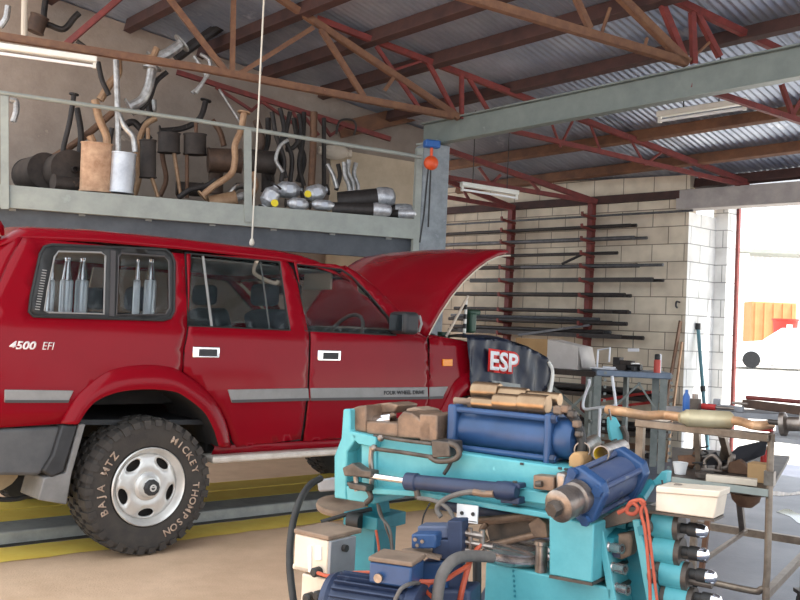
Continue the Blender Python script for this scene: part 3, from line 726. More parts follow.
mb = MB(); [mb.bar(cw(u, .1, .53), cw(u, .5, .6), .05, .04) for u in (.56, 1.4, 2.2)]; mb.build('step_bracket', 'underside', o, local=True)
# underside, axle, tank
mb = MB(); mb.box(cw(.72, .97, .63), (.4, 1.5, .12)); mb.box(cw(-.05, .97, .92), (1.1, 1.1, .1)); mb.box(cw(1.6, .97, .58), (1.5, 1.5, .1)); mb.box(cw(-.72, .97, .7), (.42, 1.55, .12)); mb.bar(cw(-1, .45, .6), cw(3.6, .45, .6), .08, .14); mb.bar(cw(-1, 1.48, .6), cw(3.6, 1.48, .6), .08, .14)
mb.build('chassis', 'underside', car, local=True, bevel=.01)
mb = MB(); mb.tube([cw(.03, .25, .41), cw(.03, 1.68, .41)], .055, 14); mb.ball(cw(.03, .9, .41), .17, 16); mb.build('rear_axle', 'underside', car, local=True)
mb = MB(); mb.tube([cw(2.85, .25, .41), cw(2.85, 1.68, .41)], .055, 14); mb.ball(cw(2.85, 1.2, .41), .16, 16); mb.build('front_axle', 'underside', car, local=True)
mb = MB(); mb.oval(cw(-.83, .62, .50), V((0, 1, 0)), .5, .2, .12, n=20); mb.build('rear_silencer', 'tank_tan', car, local=True)
mb = MB(); mb.tube(spline([cw(-1.0, .2, .50), cw(-.87, .22, .40), cw(-.7, .24, .36), cw(-.55, .28, .38), cw(-.42, .35, .45)]), .014, 8); mb.build('hose', 'rubber_black', car, local=True)
# wheels
def make_wheel(u):
    w = bpy.data.objects.new('wheel', None); COL.objects.link(w); w.parent = car; w.location = (u, 0, .412)
    mb = MB(); prof = [(.232, .035), (.245, .018), (.27, .012), (.33, .004), (.372, .006), (.392, .02), (.398, .05), (.398, .25), (.388, .29), (.33, .30), (.25, .28), (.232, .265)]
    mb.lathe([(r, t) for r, t in prof], V((0, 0, 0)), V((0, 1, 0)), 72, cap=False)
    nl = 34
    for i in range(nl):                                     # tread blocks
        for t0, t1, ph, dr in ((.006, .075, 0, .0), (.085, .145, .5, 0), (.155, .215, 0, 0), (.225, .292, .5, 0)):
            a = 2*math.pi*(i+ph)/nl; h = math.pi/nl*.62; vs = []
            for r in (.392, .413):
                for da, tt in ((-h, t0), (h, t0+.0), (h*.8, t1), (-h*1.1, t1)):
                    rr = r-(.012 if tt < .02 or tt > .28 else 0); vs.append(V((rr*math.cos(a+da), tt, rr*math.sin(a+da))))
            mb.add(vs, [(0, 1, 2, 3), (4, 5, 6, 7), (0, 1, 5, 4), (1, 2, 6, 5), (2, 3, 7, 6), (3, 0, 4, 7)])
        a = 2*math.pi*i/nl; h = math.pi/nl*.6; vs = []       # shoulder lugs down the sidewall
        L_ = .352 if i % 2 else .366
        for r, tt in ((.40, .002), (L_, -.006)):
            for da in (-h, h): vs.append(V((r*math.cos(a+da), tt, r*math.sin(a+da)))); 
        for r, tt in ((.40, .02), (L_, .008)):
            for da in (-h, h): vs.append(V((r*math.cos(a+da), tt, r*math.sin(a+da))))
        mb.add(vs, [(0, 1, 3, 2), (4, 6, 7, 5), (0, 4, 5, 1), (2, 3, 7, 6), (0, 2, 6, 4), (1, 5, 7, 3)])
    ty = mb.build('tyre', 'tyre', w, local=True, sharp=30)
    mb = MB()
    def arc_text(txt, a0, a1, r, size):
        for i, ch in enumerate(txt):
            if ch == ' ': continue
            a = a0+(a1-a0)*i/(len(txt)-1); e = V((math.cos(a), 0, math.sin(a))); tg = V((math.sin(a), 0, -math.cos(a)))
            put_text(mb, ch, size, e*r+V((0, -.0005, 0)), tg, e, .001)
    arc_text('MICKEY THOMPSON', math.radians(62), math.radians(-66), .305, .062); arc_text('BAJA MTZ', math.radians(205), math.radians(140), .305, .062)
    mb.build('lettering', 'tyre_letter', ty, local=True, solid=.003)
    circ = lambda r, n=48, cx=0, cy=0, ry=None: [V((cx+r*math.cos(2*math.pi*k/n), cy+(ry or r)*math.sin(2*math.pi*k/n))) for k in range(n)]
    holes = []
    for k in range(5):
        a = 2*math.pi*k/5+.95; e = V((math.cos(a), math.sin(a))); tg = V((-math.sin(a), math.cos(a)))
        holes.append([e*.158+tg*(.05*math.cos(b)*(1+.1*math.sin(b)))+e*(.026*math.sin(b)) for b in [2*math.pi*j/20 for j in range(20)]])
    vs, fs = fill(circ(.195), holes, .025)
    dish = lambda r: .055+.0*(r)-.018*math.exp(-((r-.12)/.05)**2)+(.03 if r > .19 else 0)*0
    mb = MB(); mb.add([V((p.x, dish(p.length), p.y)) for p in vs], fs); disc = mb.build('rim_disc', 'alloy', w, local=True, solid=.012)
    mb = MB(); mb.lathe([(.232, .03), (.237, .012), (.231, .006), (.224, .012), (.214, .03), (.198, .052), (.190, .06)], V((0, 0, 0)), V((0, 1, 0)), 48, cap=False); mb.build('rim_lip', 'alloy', w, local=True)
    mb = MB(); mb.lathe([(.02, .09), (.2, .09), (.2, .24), (.02, .24)], V((0, 0, 0)), V((0, 1, 0)), 32); mb.build('brake_drum', 'underside', w, local=True)
    mb = MB(); mb.lathe([(.088, .05), (.084, .03), (.066, .022), (.062, .0), (.056, -.012), (.03, -.016), (0.001, -.016)], V((0, 0, 0)), V((0, 1, 0)), 24, cap=False); mb.build('hub_ring', 'alloy', w, local=True)
    mb = MB(); mb.lathe([(.05, -.012), (.047, -.034), (.04, -.04), (0.001, -.041)], V((0, 0, 0)), V((0, 1, 0)), 10, cap=False); hc = mb.build('hub_cap', 'plastic_dark', w, local=True)
    mb = MB(); mb.lathe([(.012, -.0415), (.02, -.0425), (.022, -.0415)], V((0, 0, 0)), V((0, 1, 0)), 16, cap=False); mb.bar(V((-.016, -.042, .004)), V((.016, -.042, .004)), .002, .005); mb.build('emblem', 'alloy', hc, local=True)
    return w
w0 = make_wheel(.03)
for u, fl in ((2.85, 0), (.03, 1), (2.85, 1)):
    c = copy_tree(w0, car); c.location = (u, 0 if not fl else 1.93, .412)
    if fl: c.rotation_euler = (0, 0, math.pi)
# glass front and rear, bonnet
mb = MB(); mb.add([cw(1.62, .28, 1.79), cw(1.62, 1.65, 1.79), cw(2.10, 1.78, 1.385), cw(2.10, .15, 1.385)], [(0, 1, 2, 3)]); mb.build('windscreen', 'window_glass', car, local=True)
HA = math.radians(40.5); hinge = V((2.28, 0, 1.40)); L_ = 1.16
def hp(t, v, lift):                                           # t along the bonnet, lift off its plane
    d = V((math.cos(HA), 0, math.sin(HA))); n = V((-math.sin(HA), 0, math.cos(HA))); p = hinge+d*(t*L_)+n*lift; return cw(p.x, v, p.z)
rows = []; tt = [0, .08, .2, .35, .5, .65, .78, .87, .93, .97, 1.0]
for t in tt:
    drop = .115*math.sin(math.pi*min(1, t*.97))**.9+(-.05*((t-.78)/.22)**2 if t > .78 else 0)
    row = []
    for v, e in ((.10, -.05), (.108, -.012), (.14, .006), (.25, .014), (.42, .03), (.48, .036), (.965, .045)):
        row.append((v, e))
    row = row+[(1.93-v, e) for v, e in row[-2::-1]]
    k = 1 if t < .9 else 1-.5*((t-.9)/.1)
    narrow = .09*(1-t)*0
    rows.append([hp(t, v+narrow*(1 if v < .96 else -1), drop+e*k) for v, e in row])
w_ = len(rows[0]); mb = MB(); mb.add([p for r in rows for p in r], [(i*w_+k, i*w_+k+1, (i+1)*w_+k+1, (i+1)*w_+k) for i in range(len(tt)-1) for k in range(w_-1)])
bo = mb.build('bonnet', 'car_red', car, local=True, solid=.012, sharp=50); bo['label'] = 'raised red bonnet'
mb = MB(); mb.tube([hp(t, .098, .115*math.sin(math.pi*min(1, t*.97))**.9+(-.05*((t-.78)/.22)**2 if t > .78 else 0)-.055) for t in tt], .007, 6); mb.build('bonnet_seal', 'handle_tan', bo, local=True)
mb = MB(); a = cpix(446, 337, .2); b = cpix(468, 296, .2); mb.tube([cw(a.x, .2, a.y), cw(b.x, .2, b.y)], .011, 8); mb.build('prop_rod', 'handle_tan', car, local=True)
a = cpix(464, 338, .3); b = cpix(466, 300, .3)
for i in range(8):
    p = a.lerp(b, i/8); q_ = a.lerp(b, (i+1)/8); mb = MB(); mb.tube([cw(p.x, .3, p.y), cw(q_.x, .3, q_.y)], .014, 8); mb.build('striped_strut', 'white_enamel' if i % 2 else 'black_paint', car, local=True)
# engine bay
mb = MB(); mb.box(cw(2.9, .97, 1.02), (1.0, .6, .4)); mb.box(cw(2.95, .97, 1.24), (.75, .28, .12)); mb.build('engine', 'engine_grey', car, local=True, bevel=.03)
mb = MB(); mb.box(cw(2.34, .97, 1.08), (.03, 1.7, .62)); mb.box(cw(3.55, .97, 1.0), (.06, 1.6, .5)); mb.build('firewall', 'plastic_dark', car, local=True)
mb = MB(); mb.lathe([(.09, 0), (.09, .1), (.05, .16), (.05, .2)], cw(2.72, .34, 1.22), Z, 14); mb.build('reservoir', 'engine_green', car, local=True)
a = cpix(470, 318, .5); mb = MB(); mb.box(cw(a.x, .5, a.y-.04), (.08, .1, .18)); mb.box(cw(a.x+.03, .5, a.y+.05), (.14, .08, .05)); mb.build('engine_part', 'engine_green', car, local=True, bevel=.02)
mb = MB(); mb.box(cw(2.36, .33, 1.42), (.16, .2, .07)); mb.build('hinge_cover', 'plastic_grey', car, local=True, bevel=.01)
mb = MB(); [mb.tube(spline([cw(2.55+.1*i, .5+.1*i, 1.2), cw(2.8, .45+.15*i, 1.36+.02*i), cw(3.2, .5+.1*i, 1.24)]), .025, 8) for i in range(4)]; mb.build('engine_hose', 'rubber_black', car, local=True)
# front end
mb = MB(); mb.box(cw(3.64, .965, 1.02), (.05, 1.1, .3)); mb.build('grille', 'plastic_dark', car, local=True)
mb = MB(); mb.box(cw(3.74, .965, .68), (.2, 1.86, .24)); mb.build('front_bumper', 'plastic_grey', car, local=True, bevel=.03)
for v in (.24, 1.69): mb = MB(); mb.box(cw(3.65, v, 1.03), (.06, .3, .24)); mb.build('headlamp', 'glass_dark', car, local=True, bevel=.02)
p = cz([(442, 359), (451.5, 359), (451.5, 366), (442, 366)]); mb = MB(); mb.prism([cw(q_.x, sv(q_.y)+.003, q_.y) for q_ in p], V((0, -.018, 0))); o = mb.build('side_indicator', 'lens_orange', car, local=True, bevel=.003); o['label'] = 'orange side indicator'
# mirror on the front door
a = cpix(404, 323, -.02); mb = MB(); mb.box(cw(a.x, -.02, a.y), (.15, .2, .165)); o = mb.build('door_mirror', 'plastic_dark', fd, local=True, bevel=.035, seg=3)
mb = MB(); mb.box(cw(a.x-.077, -.02, a.y), (.006, .15, .12)); mb.build('mirror_glass', 'glass_dark', o, local=True, bevel=.002)
mb = MB(); mb.tube([cw(a.x+.078, -.10, a.y-.06), cw(a.x+.085, -.12, a.y), cw(a.x+.078, -.10, a.y+.06)], .01, 8); mb.build('mirror_trim', 'trim_grey', o, local=True)
# interior
mb = MB()
for u in (1.28,):
    for v in (.52, 1.40): mb.box(cw(u+.25, v, 1.02), (.5, .48, .2)); mb.bar(cw(u, v, 1.02), cw(u-.16, v, 1.52), .46, .16, V((1, 0, 0)))
mb.build('front_seat', 'seat_cloth', car, local=True, bevel=.05, seg=3)
mb = MB(); mb.box(cw(.55, .96, 1.0), (.45, 1.4, .2)); mb.bar(cw(.34, .96, 1.0), cw(.2, .96, 1.45), 1.4, .14, V((1, 0, 0))); mb.build('rear_seat', 'seat_cloth', car, local=True, bevel=.05, seg=3)
for u, v in ((1.1, .52), (1.1, 1.40), (.17, .6), (.17, 1.35)): mb = MB(); mb.box(cw(u, v, 1.63 if u > 1 else 1.55), (.1, .28, .16)); mb.build('headrest', 'seat_cloth', car, local=True, bevel=.04, seg=3)
mb = MB(); mb.prism([cw(1.98, .2, 1.1), cw(1.9, .2, 1.36), cw(1.98, .2, 1.42), cw(2.25, .2, 1.40), cw(2.28, .2, 1.0)], V((0, 1.53, 0))); mb.build('dashboard', 'plastic_dark', car, local=True, bevel=.03)
sw = cw(1.80, 1.42, 1.36); ax = V((-.85, 0, .52)).normalized(); bx = V((.52, 0, .85)).normalized()
sw = cw(1.82, .50, 1.36)
mb = MB(); mb.tube([sw+V((0, .19*math.cos(a), 0))+bx*(.19*math.sin(a)) for a in [2*math.pi*k/28 for k in range(28)]], .015, 8, loop=True); mb.bar(sw-V((0, .19, 0)), sw+V((0, .19, 0)), .02, .05, bx); mb.bar(sw, sw-ax*.2-V((0, 0, .03)), .04, .04); mb.build('steering_wheel', 'interior_trim', car, local=True)
mb = MB(); mb.add([cw(-.7, .25, 1.84), cw(1.5, .25, 1.82), cw(1.5, 1.68, 1.82), cw(-.7, 1.68, 1.84)], [(0, 1, 2, 3)]); mb.build('headlining', 'headlining', car, local=True, solid=.01)
for px in ((362, 285), (258, 268)):
    a = cpix(*px, .28); mb = MB(); mb.tube(spline([cw(a.x-.06, .2, a.y+.05), cw(a.x-.05, .25, a.y-.03), cw(a.x+.02, .25, a.y-.07), cw(a.x+.1, .21, a.y-.1), cw(a.x+.12, .2, a.y-.08)]), .014, 8); o = mb.build('grab_handle', 'handle_tan', car, local=True); o['label'] = 'pale grab handle behind the window'
mb = MB(); mb.box(cw(1.62, .97, 1.70), (.05, .26, .08)); mb.bar(cw(1.65, .97, 1.72), cw(1.7, .97, 1.79), .03, .03); mb.build('rear_view_mirror', 'plastic_dark', car, local=True, bevel=.01)
for v in (.5,): mb = MB(); mb.box(cw(1.55, v, 1.76), (.02, .35, .13)); mb.build('sun_visor', 'handle_tan', car, local=True, bevel=.01)
mb = MB(); mb.prism([cw(-.95, .15, .8), cw(2.3, .15, .7), cw(2.3, 1.78, .7), cw(-.95, 1.78, .8)], V((0, 0, .03))); mb.build('floor_pan', 'plastic_dark', car, local=True)
for k in farwin:
    mb = MB(); mb.add([cw(p.x, 1.93-sv(p.y)-.03, p.y) for p in k], [(0, 1, 2, 3)]); mb.build('window_glass', 'dimming_glass', car, local=True)
# raised tailgate
tg = [cw(-.82, .25, 1.92), cw(-1.02, .22, 2.03), cw(-1.5, .24, 2.10), cw(-1.72, .3, 2.06), cw(-1.72, 1.63, 2.06), cw(-1.5, 1.69, 2.10), cw(-1.02, 1.71, 2.03), cw(-.82, 1.68, 1.92)]
mb = MB(); rows = []
for u, z in ((-.84, 1.90), (-.9, 1.985), (-1.05, 2.03), (-1.45, 2.06), (-1.62, 2.03), (-1.68, 1.96)):
    rows.append([cw(u, .2, z-.05), cw(u, .22, z), cw(u, .3, z+.02), cw(u, .965, z+.04), cw(u, 1.63, z+.02), cw(u, 1.71, z), cw(u, 1.73, z-.05)])
mb.add([p for r in rows for p in r], [(i*7+k, i*7+k+1, i*7+k+8, i*7+k+7) for i in range(5) for k in range(6)]); o = mb.build('tailgate', 'car_red', car, local=True, solid=.02); o['label'] = 'raised red upper tailgate'
mb = MB(); mb.add([cw(-.95, .3, 1.965), cw(-1.6, .32, 2.0), cw(-1.6, 1.6, 2.0), cw(-.95, 1.63, 1.965)], [(0, 1, 2, 3)]); mb.build('tailgate_glass', 'glass_dark', o, local=True, solid=.008)
mb = MB(); mb.tube([cw(-.93, .3, 1.62), cw(-1.25, .28, 2.0)], .012, 8); mb.build('gas_strut', 'black_paint', o, local=True)
# silver canisters standing in the load space
mat('canister', (236, 242, 246), (216, 226, 232), scale=4, rough=.28, metal=.45)
CL = ['silver canister nearest the tail behind the left pane of the rear side window', 'silver canister second from the tail behind the left pane of the rear side window', 'silver canister beside the divider behind the left pane of the rear side window',
      'silver canister just right of the divider behind the right pane of the rear side window', 'silver canister furthest forward behind the right pane of the rear side window']
for i, (x, w) in enumerate(((49.5, 7), (65, 12), (80.5, 12), (135.5, 7), (149, 12))):
    v = .42; a = cpix(x, 311, v); r = w/2/930*6.05; b = CR+CA*a.x+CN*v; b.z = 1.05
    t = thing('silver_canister', CL[i], 'canister', b, 0, 'silver canisters in the load space')
    h = cpix(x, 283, v).y-1.05; mb = MB(); mb.lathe([(r*.9, 0), (r, .015), (r, h), (r*.96, h+.015), (r*.8, h+.02)], b, Z, 20); mb.build('can', 'canister', t)
    top = cpix(x, 259, v).y-1.05; mb = MB(); mb.lathe([(r*.8, h+.02), (r*.42, h+.13), (r*.42, h+.15), (r*.5, h+.155), (r*.5, top)], b, Z, 14); mb.build('neck', 'chrome', t)
# protective cover over the front wing
mat('cover_vinyl', (26, 30, 44), (34, 40, 58), scale=5, rough=.3, spec=.3); mat('sign_red', (214, 44, 40), rough=.5); mat('sign_white', (238, 238, 240), rough=.5)
CVO = [(466, 337, -.03), (500, 339, .02), (535, 352, .0), (553, 364, -.04), (552, 380, -.07), (545, 400, -.09), (543, 425, -.09), (500, 425, -.09), (476, 425, -.09), (472, 390, -.06)]
t = thing('wing_cover', 'dark shiny vinyl cover draped over the front wing under the bonnet', 'cover', CP(3.2, -.05, .9))
cvp = [cpix(x, y, v) for x, y, v in CVO]; vs, fs = fill(cvp, [], .035)
def cvv(p): return -.07-.05*max(0, 1.2-p.y)+.010*math.sin(p.x*26+p.y*5)+.006*math.sin(p.x*47-p.y*11+1)+.003*math.sin(p.x*19+p.y*31)
mb = MB(); mb.add([CP(p.x, cvv(p), p.y) for p in vs], fs); mb.build('drape', 'cover_vinyl', t, solid=.004, sharp=80)
top = [cpix(x, y, v) for x, y, v in CVO[:4]]
mb = MB(); vs = []
for p in spline([V((p.x, p.y, 0)) for p in top], 5): vs += [CP(p.x, cvv(p), p.y), CP(p.x, .03, p.y+.02), CP(p.x-.02, .30, p.y-.01)]
n = len(vs)//3; mb.add(vs, [(3*i+k, 3*i+k+1, 3*i+k+4, 3*i+k+3) for i in range(n-1) for k in range(2)]); mb.build('top_flap', 'cover_vinyl', t, solid=.003)
mb = MB(); mb.tube(spline([CP(p.x, cvv(p)-.006, p.y) for p in [cpix(548, 362, -.05), cpix(553, 372, -.05), cpix(551, 390, -.07), cpix(547, 405, -.09)]]), .016, 8); o = mb.build('edge_binding', 'white_enamel', t); o['label'] = 'white edge binding'
def on_cover(x, y): p = cpix(x, y, -.06); return CP(p.x, cvv(p)-.014, p.y)
q = [on_cover(483, 352), on_cover(522, 357), on_cover(520, 374), on_cover(485, 369)]
U_ = (q[1]-q[0]).normalized(); N_ = -CN; c = (q[0]+q[1]+q[2]+q[3])/4-CN*.02
UPc = (q[0]-q[3]).normalized()
mb = MB(); put_text(mb, 'ESP', .215, c-U_*.0, U_, UPc, .024, .12, 1.12); lo = mb.build('logo', 'sign_red', t, solid=.004); lo['label'] = 'red and white ESP lettering'
mb = MB(); put_text(mb, 'ESP', .215, c-CN*.005, U_, UPc, .006, .12, 1.12); mb.build('letter_face', 'sign_white', lo, solid=.003)
p0 = [on_cover(490, 380.5), on_cover(520, 384.5), on_cover(520, 389), on_cover(490, 385)]
mb = MB(); mb.prism([p-CN*.008 for p in p0], -CN*.002); mb.build('pale_strip', 'kerb_grey', t)
# ================================================================== exhaust parts on and above the shelf
mat('can_rust', (204, 166, 134), (164, 122, 92), scale=9, rough=.6, metal=.25, c3=(218, 184, 154))
mat('can_silver', (206, 208, 212), (176, 178, 184), scale=6, rough=.42, metal=.5)
mat('can_dark', (74, 64, 58), (54, 47, 43), scale=8, rough=.65, metal=.2, c3=(98, 80, 66))
mat('can_brown', (98, 76, 62), (72, 56, 48), scale=8, rough=.6, metal=.2, c3=(124, 96, 74))
mat('can_tan', (172, 140, 108), (146, 112, 84), scale=8, rough=.55, metal=.3)
mat('pipe_tan', (178, 144, 112), (150, 114, 86), scale=14, rough=.5, metal=.35)
mat('pipe_dark', (66, 60, 58), (48, 44, 42), scale=12, rough=.55, metal=.4, c3=(96, 84, 74))
mat('pipe_brown', (124, 92, 70), (98, 70, 54), scale=12, rough=.6, metal=.3)
mat('pipe_silver', (200, 198, 196), (150, 146, 142), scale=16, rough=.38, metal=.6)
mat('sticker_yellow', (238, 210, 30), rough=.5)
mat('foil', (214, 214, 216), (170, 170, 174), scale=22, rough=.42, metal=.55, bump=.5, bscale=26)
SHZ = ztop-.02
GM = 'exhaust parts stored on the shelf'
def pth(pts, back): return spline([M(p[0], p[1], p[2] if len(p) > 2 else back) for p in pts], 5)
def rpx(w, back): return w/2/930*(8.9+back)                   # radius of something w pixels wide
def pipe(lab, pts, w, m, back=1.0, name='exhaust_pipe', grp=GM, flange=0):
    P_ = pth(pts, back); r = rpx(w, back); mb = MB(); mb.tube(P_, r, 10)
    if flange:
        t = thing(name, lab, 'exhaust pipe', P_[0], 0, grp); mb.build('pipe', m, t)
        for e, d in ((P_[0], P_[1]-P_[0]), (P_[-1], P_[-2]-P_[-1])):
            mb = MB(); d.normalize(); mb.lathe([(r*1.0, -.004), (r*1.9, -.004), (r*1.9, .012), (r*1.0, .012)], e, d, 14); mb.build('flange', m, t)
        return t
    return tag(mb.build(name, m), lab, 'exhaust pipe', grp)
def silencer(lab, a, b, w, m, back, pin=None, pout=None, flat=1.0, pm=None, pw=5, name='silencer', grp=GM):
    p = M(a[0], a[1], back); q = M(b[0], b[1], back); r = rpx(w, back)
    t = thing(name, lab, 'silencer', p.lerp(q, .5), 0, grp); d = (q-p).normalized(); upv = d.cross(MN)
    mb = MB(); mb.oval((p+q)/2, d, (q-p).length, r*flat, r, up=upv, n=22) if True else None
    mb.build('can', m, t)
    for pp in (pin, pout):
        if pp: mb = MB(); mb.tube(pth(pp, back), rpx(pw, back), 10); mb.build('pipe', pm or m, t)
    return t
# round dark silencers at the left end, ends towards us
for lab, x, y, r, bk in (('dark round silencer lying end on at the far left of the shelf', 44, 171, 17, .55), ('dark round silencer lying end on with an open outlet hole', 69, 170, 19, .35)):
    p = M(x, y, bk); R_ = rpx(2*r, bk); p.z = max(p.z, SHZ+R_)
    t = thing('silencer', lab, 'silencer', p, 0, GM); ax = (MN*.9-MZ*.35).normalized()
    mb = MB(); mb.oval(p+ax*.2, ax, .5, R_, R_, n=24); mb.build('can', 'can_dark', t)
    mb = MB(); mb.lathe([(.026, -.06), (.032, -.06), (.032, .0), (.026, 0)], p+MZ*.03-ax*.04, ax, 14, cap=False); mb.build('outlet', 'pipe_dark', t)
p = M(60, 185, .3); t = thing('silencer', 'small dark silencer body lying low in front at the left end', 'silencer', p, 0, GM)
mb = MB(); mb.oval(M(66, 184, .25), (MZ*.9+MN*.4).normalized(), .26, .075, .075); mb.build('can', 'can_dark', t); mb = MB(); mb.tube([M(70, 184, .25), M(86, 180, .3)], .026, 10); mb.build('pipe', 'pipe_dark', t)
# flat rusty silencer standing on end
silencer('rusty flat silencer standing upright on the shelf edge', (97, 143), (95, 192), 30, 'can_rust', .16, [(95, 100), (99, 118), (106, 135), (107, 144)], [(90, 136), (93, 142)], .45, 'pipe_tan', 8)
silencer('silver silencer standing upright with twin curved silver pipes', (124, 153), (121, 193), 24, 'can_silver', .16, [(116, 60), (117, 92), (118, 125), (118, 152)], [(118, 112), (124, 126), (133, 137), (135, 152)], .7, 'pipe_silver', 6)
silencer('slim dark silencer standing upright right of the silver silencer', (148, 140), (148, 178), 16, 'can_dark', .45, [(148, 128), (148, 140)], [(152, 178), (158, 197)], .7, 'pipe_tan', 4)
silencer('dark box silencer hanging with a pipe below, left of a pair', (169, 133), (169, 153), 22, 'can_dark', .8, None, [(174, 153), (177, 172), (181, 198)], .7, 'pipe_tan', 4, name='box_silencer')
silencer('dark box silencer hanging with a pipe below, right of a pair', (195, 134), (195, 155), 23, 'can_dark', .8, [(196, 122), (196, 134)], [(187, 155), (187, 178), (187, 198)], .7, 'pipe_brown', 4, name='box_silencer')
silencer('long brown silencer lying across behind the tan bent pipe', (208, 160), (241, 161), 25, 'can_brown', .75, None, [(241, 162), (247, 164)], 1, 'pipe_dark', 5)
silencer('long dark brown silencer lying across behind the middle rail post', (245, 160), (275, 163), 24, 'can_dark', .75, None, [(275, 163), (282, 166)], 1, 'pipe_dark', 5)
silencer('tan silencer lying low with an open silver outlet beside the middle post', (209, 204), (236, 199), 17, 'can_tan', .28, None, [(236, 198), (246, 195)], 1, 'pipe_silver', 8)
pipe('tan bent tail pipe leaning on the rail left of the middle post', [(202, 196), (214, 186), (231, 174), (235, 160), (235, 145), (241, 130), (244, 112)], 7, 'pipe_tan', .2, flange=1)
pipe('long brown tube slanting up from the dark silencers', [(30, 172), (80, 140), (118, 108)], 7, 'pipe_brown', .9)
pipe('dark bent pipe standing at the left with a capped top', [(61, 166), (64, 145), (70, 120), (74, 94)], 5, 'pipe_dark', .7, flange=1)
pipe('dark pipe standing behind the rusty silencer', [(83, 190), (79, 165), (81, 135), (77, 108)], 6, 'pipe_dark', .8)
pipe('pale upright pipe standing in front of the dark round silencers', [(73, 190), (76, 170), (73, 152)], 9, 'can_silver', .5)
pipe('tan pipe rising through the rail above the rusty silencer', [(100, 100), (110, 84), (118, 74), (118, 60)], 8, 'pipe_tan', .9)
pipe('dark pipe hanging from the truss left of the tan pipe', [(98, 62), (102, 80), (109, 95)], 5, 'pipe_dark', .8)
pipe('silver flexible down pipe hanging under the brown truss', [(152, 68), (149, 85), (142, 100), (129, 107)], 10, 'pipe_silver', .9, flange=1)
pipe('thin dark pipe curving beside the silver flexible pipe', [(167, 72), (156, 82), (150, 98), (141, 110)], 5, 'pipe_dark', 1.0)
pipe('pale pink copper pipe lying on the brown truss with an upturned end', [(118, 57), (140, 58), (152, 57), (157, 48)], 7, 'pipe_tan', .55, grp=None)
pipe('long dark and silver pipe slanting up to the roof beside the upturned pipe', [(152, 61), (170, 52), (182, 43)], 11, 'pipe_silver', .8, flange=1, grp=None)
pipe('dark thick pipe hung under the roof above the silver pipe', [(175, 58), (215, 30), (262, 2)], 11, 'pipe_dark', 1.1, grp=None)
pipe('silver looped header pipe hanging through the truss, left strand', [(194, 56), (201, 66), (206, 76), (198, 88), (192, 93)], 4, 'pipe_silver', .6)
pipe('silver looped header pipe hanging through the truss, right strand', [(200, 54), (209, 60), (210, 70), (203, 82), (196, 93)], 4, 'pipe_silver', .55)
pipe('dark bent pipe on the wall above the box silencers', [(160, 131), (184, 128), (200, 118), (206, 100)], 6, 'pipe_dark', 1.3, flange=1)
pipe('thin grey rod leaning on the wall right of the box silencers', [(219, 89), (230, 106), (240, 122)], 3, 'pipe_silver', 1.2)
pipe('silver bent tail pipe hanging beside the left rail post', [(10, 100), (16, 102), (16, 112), (13, 122)], 6, 'pipe_silver', .3)
pipe('short grey pipe tip in the top left corner', [(8, 6), (6, 18), (0, 27)], 6, 'pipe_silver', .8, grp=None)
pipe('dark pipe with a swan neck hung on the wall in the top left', [(46, -5), (44, 20), (52, 26), (64, 29), (74, 18), (79, 13)], 6, 'pipe_dark', 1.55, grp=None)
silencer('dark silencer hung on the wall in the top left', (40, 16), (34, 32), 17, 'can_brown', 1.45, None, None, .8, grp=None)
for i, (pts, w, m) in enumerate((([(88, 50), (84, 46), (77, 41)], 4, 'pipe_dark'), ([(140, 108), (146, 100), (150, 118), (141, 128)], 7, 'pipe_dark'), ([(154, 111), (154, 100)], 5, 'pipe_silver'))):
    pipe(['short dark pipe stub on the wall over the batten', 'dark elbow hung behind the twin silver pipes', 'short silver pipe stub by the dark elbow'][i], pts, w, m, 1.3, grp=None)
# cluster of dark bent pipes hanging to the right of the middle post
cl = [([(272, 112), (276, 135), (284, 160), (281, 182)], 'dark hanging pipe nearest the middle rail post'), ([(280, 108), (284, 130), (279, 150), (286, 178)], 'dark hanging pipe second from the middle rail post'),
      ([(290, 112), (286, 138), (292, 158), (290, 184)], 'dark hanging pipe third from the middle rail post'), ([(299, 114), (301, 132), (295, 146), (286, 150)], 'dark hooked pipe hanging before the brown upright'),
      ([(304, 112), (303, 140), (299, 165), (304, 186)], 'dark hanging pipe left of the brown upright')]
for i, (pts, lab) in enumerate(cl): pipe(lab, pts, 5, 'pipe_dark', .7+.08*i, grp='dark pipes hanging in a cluster')
pipe('brown upright pipe standing right of the dark hanging pipes', [(314, 112), (313, 150), (311, 192)], 8, 'pipe_brown', .8)
pipe('dark upright pipe standing behind the silver bends', [(324, 118), (324, 150), (324, 190)], 5, 'pipe_dark', 1.1)
for i, (pts, lab) in enumerate((([(327, 164), (333, 175), (337, 188)], 'silver straight header pipe leaning left in the bend cluster'), ([(344, 162), (345, 176), (349, 186), (350, 200)], 'silver header pipe second in the bend cluster'),
                                ([(349, 160), (348, 172), (353, 184), (352, 198)], 'silver header pipe third in the bend cluster'), ([(356, 163), (354, 174), (358, 186), (357, 196)], 'silver header pipe rightmost in the bend cluster'))):
    pipe(lab, pts, 5, 'pipe_silver', .5+.06*i, grp='silver header pipes')
pipe('dark wire frame hanging from the red truss', [(336, 134), (340, 121), (352, 120), (356, 126), (354, 135)], 2.5, 'pipe_dark', .9, name='bent_rod', grp=None)
pipe('yellow brown slotted bar hanging at top left', [(24, 41), (25, -14)], 6, 'handle_tan', .55, name='slotted_bar', grp=None)
mat('crate_white', (214, 200, 184), (196, 180, 160), scale=5, rough=.8)
p = M(335, 152, 1.5); t = thing('rag_bundle', 'pale wrapped bundle on the wall behind the silver bends', 'bundle', p)
mb = MB(); mb.ball(p, .16, 12, (1.1, .5, .6)); mb.tube([p-MZ*.2, p+MZ*.2], .05, 8); mb.build('wrap', 'crate_white', t)
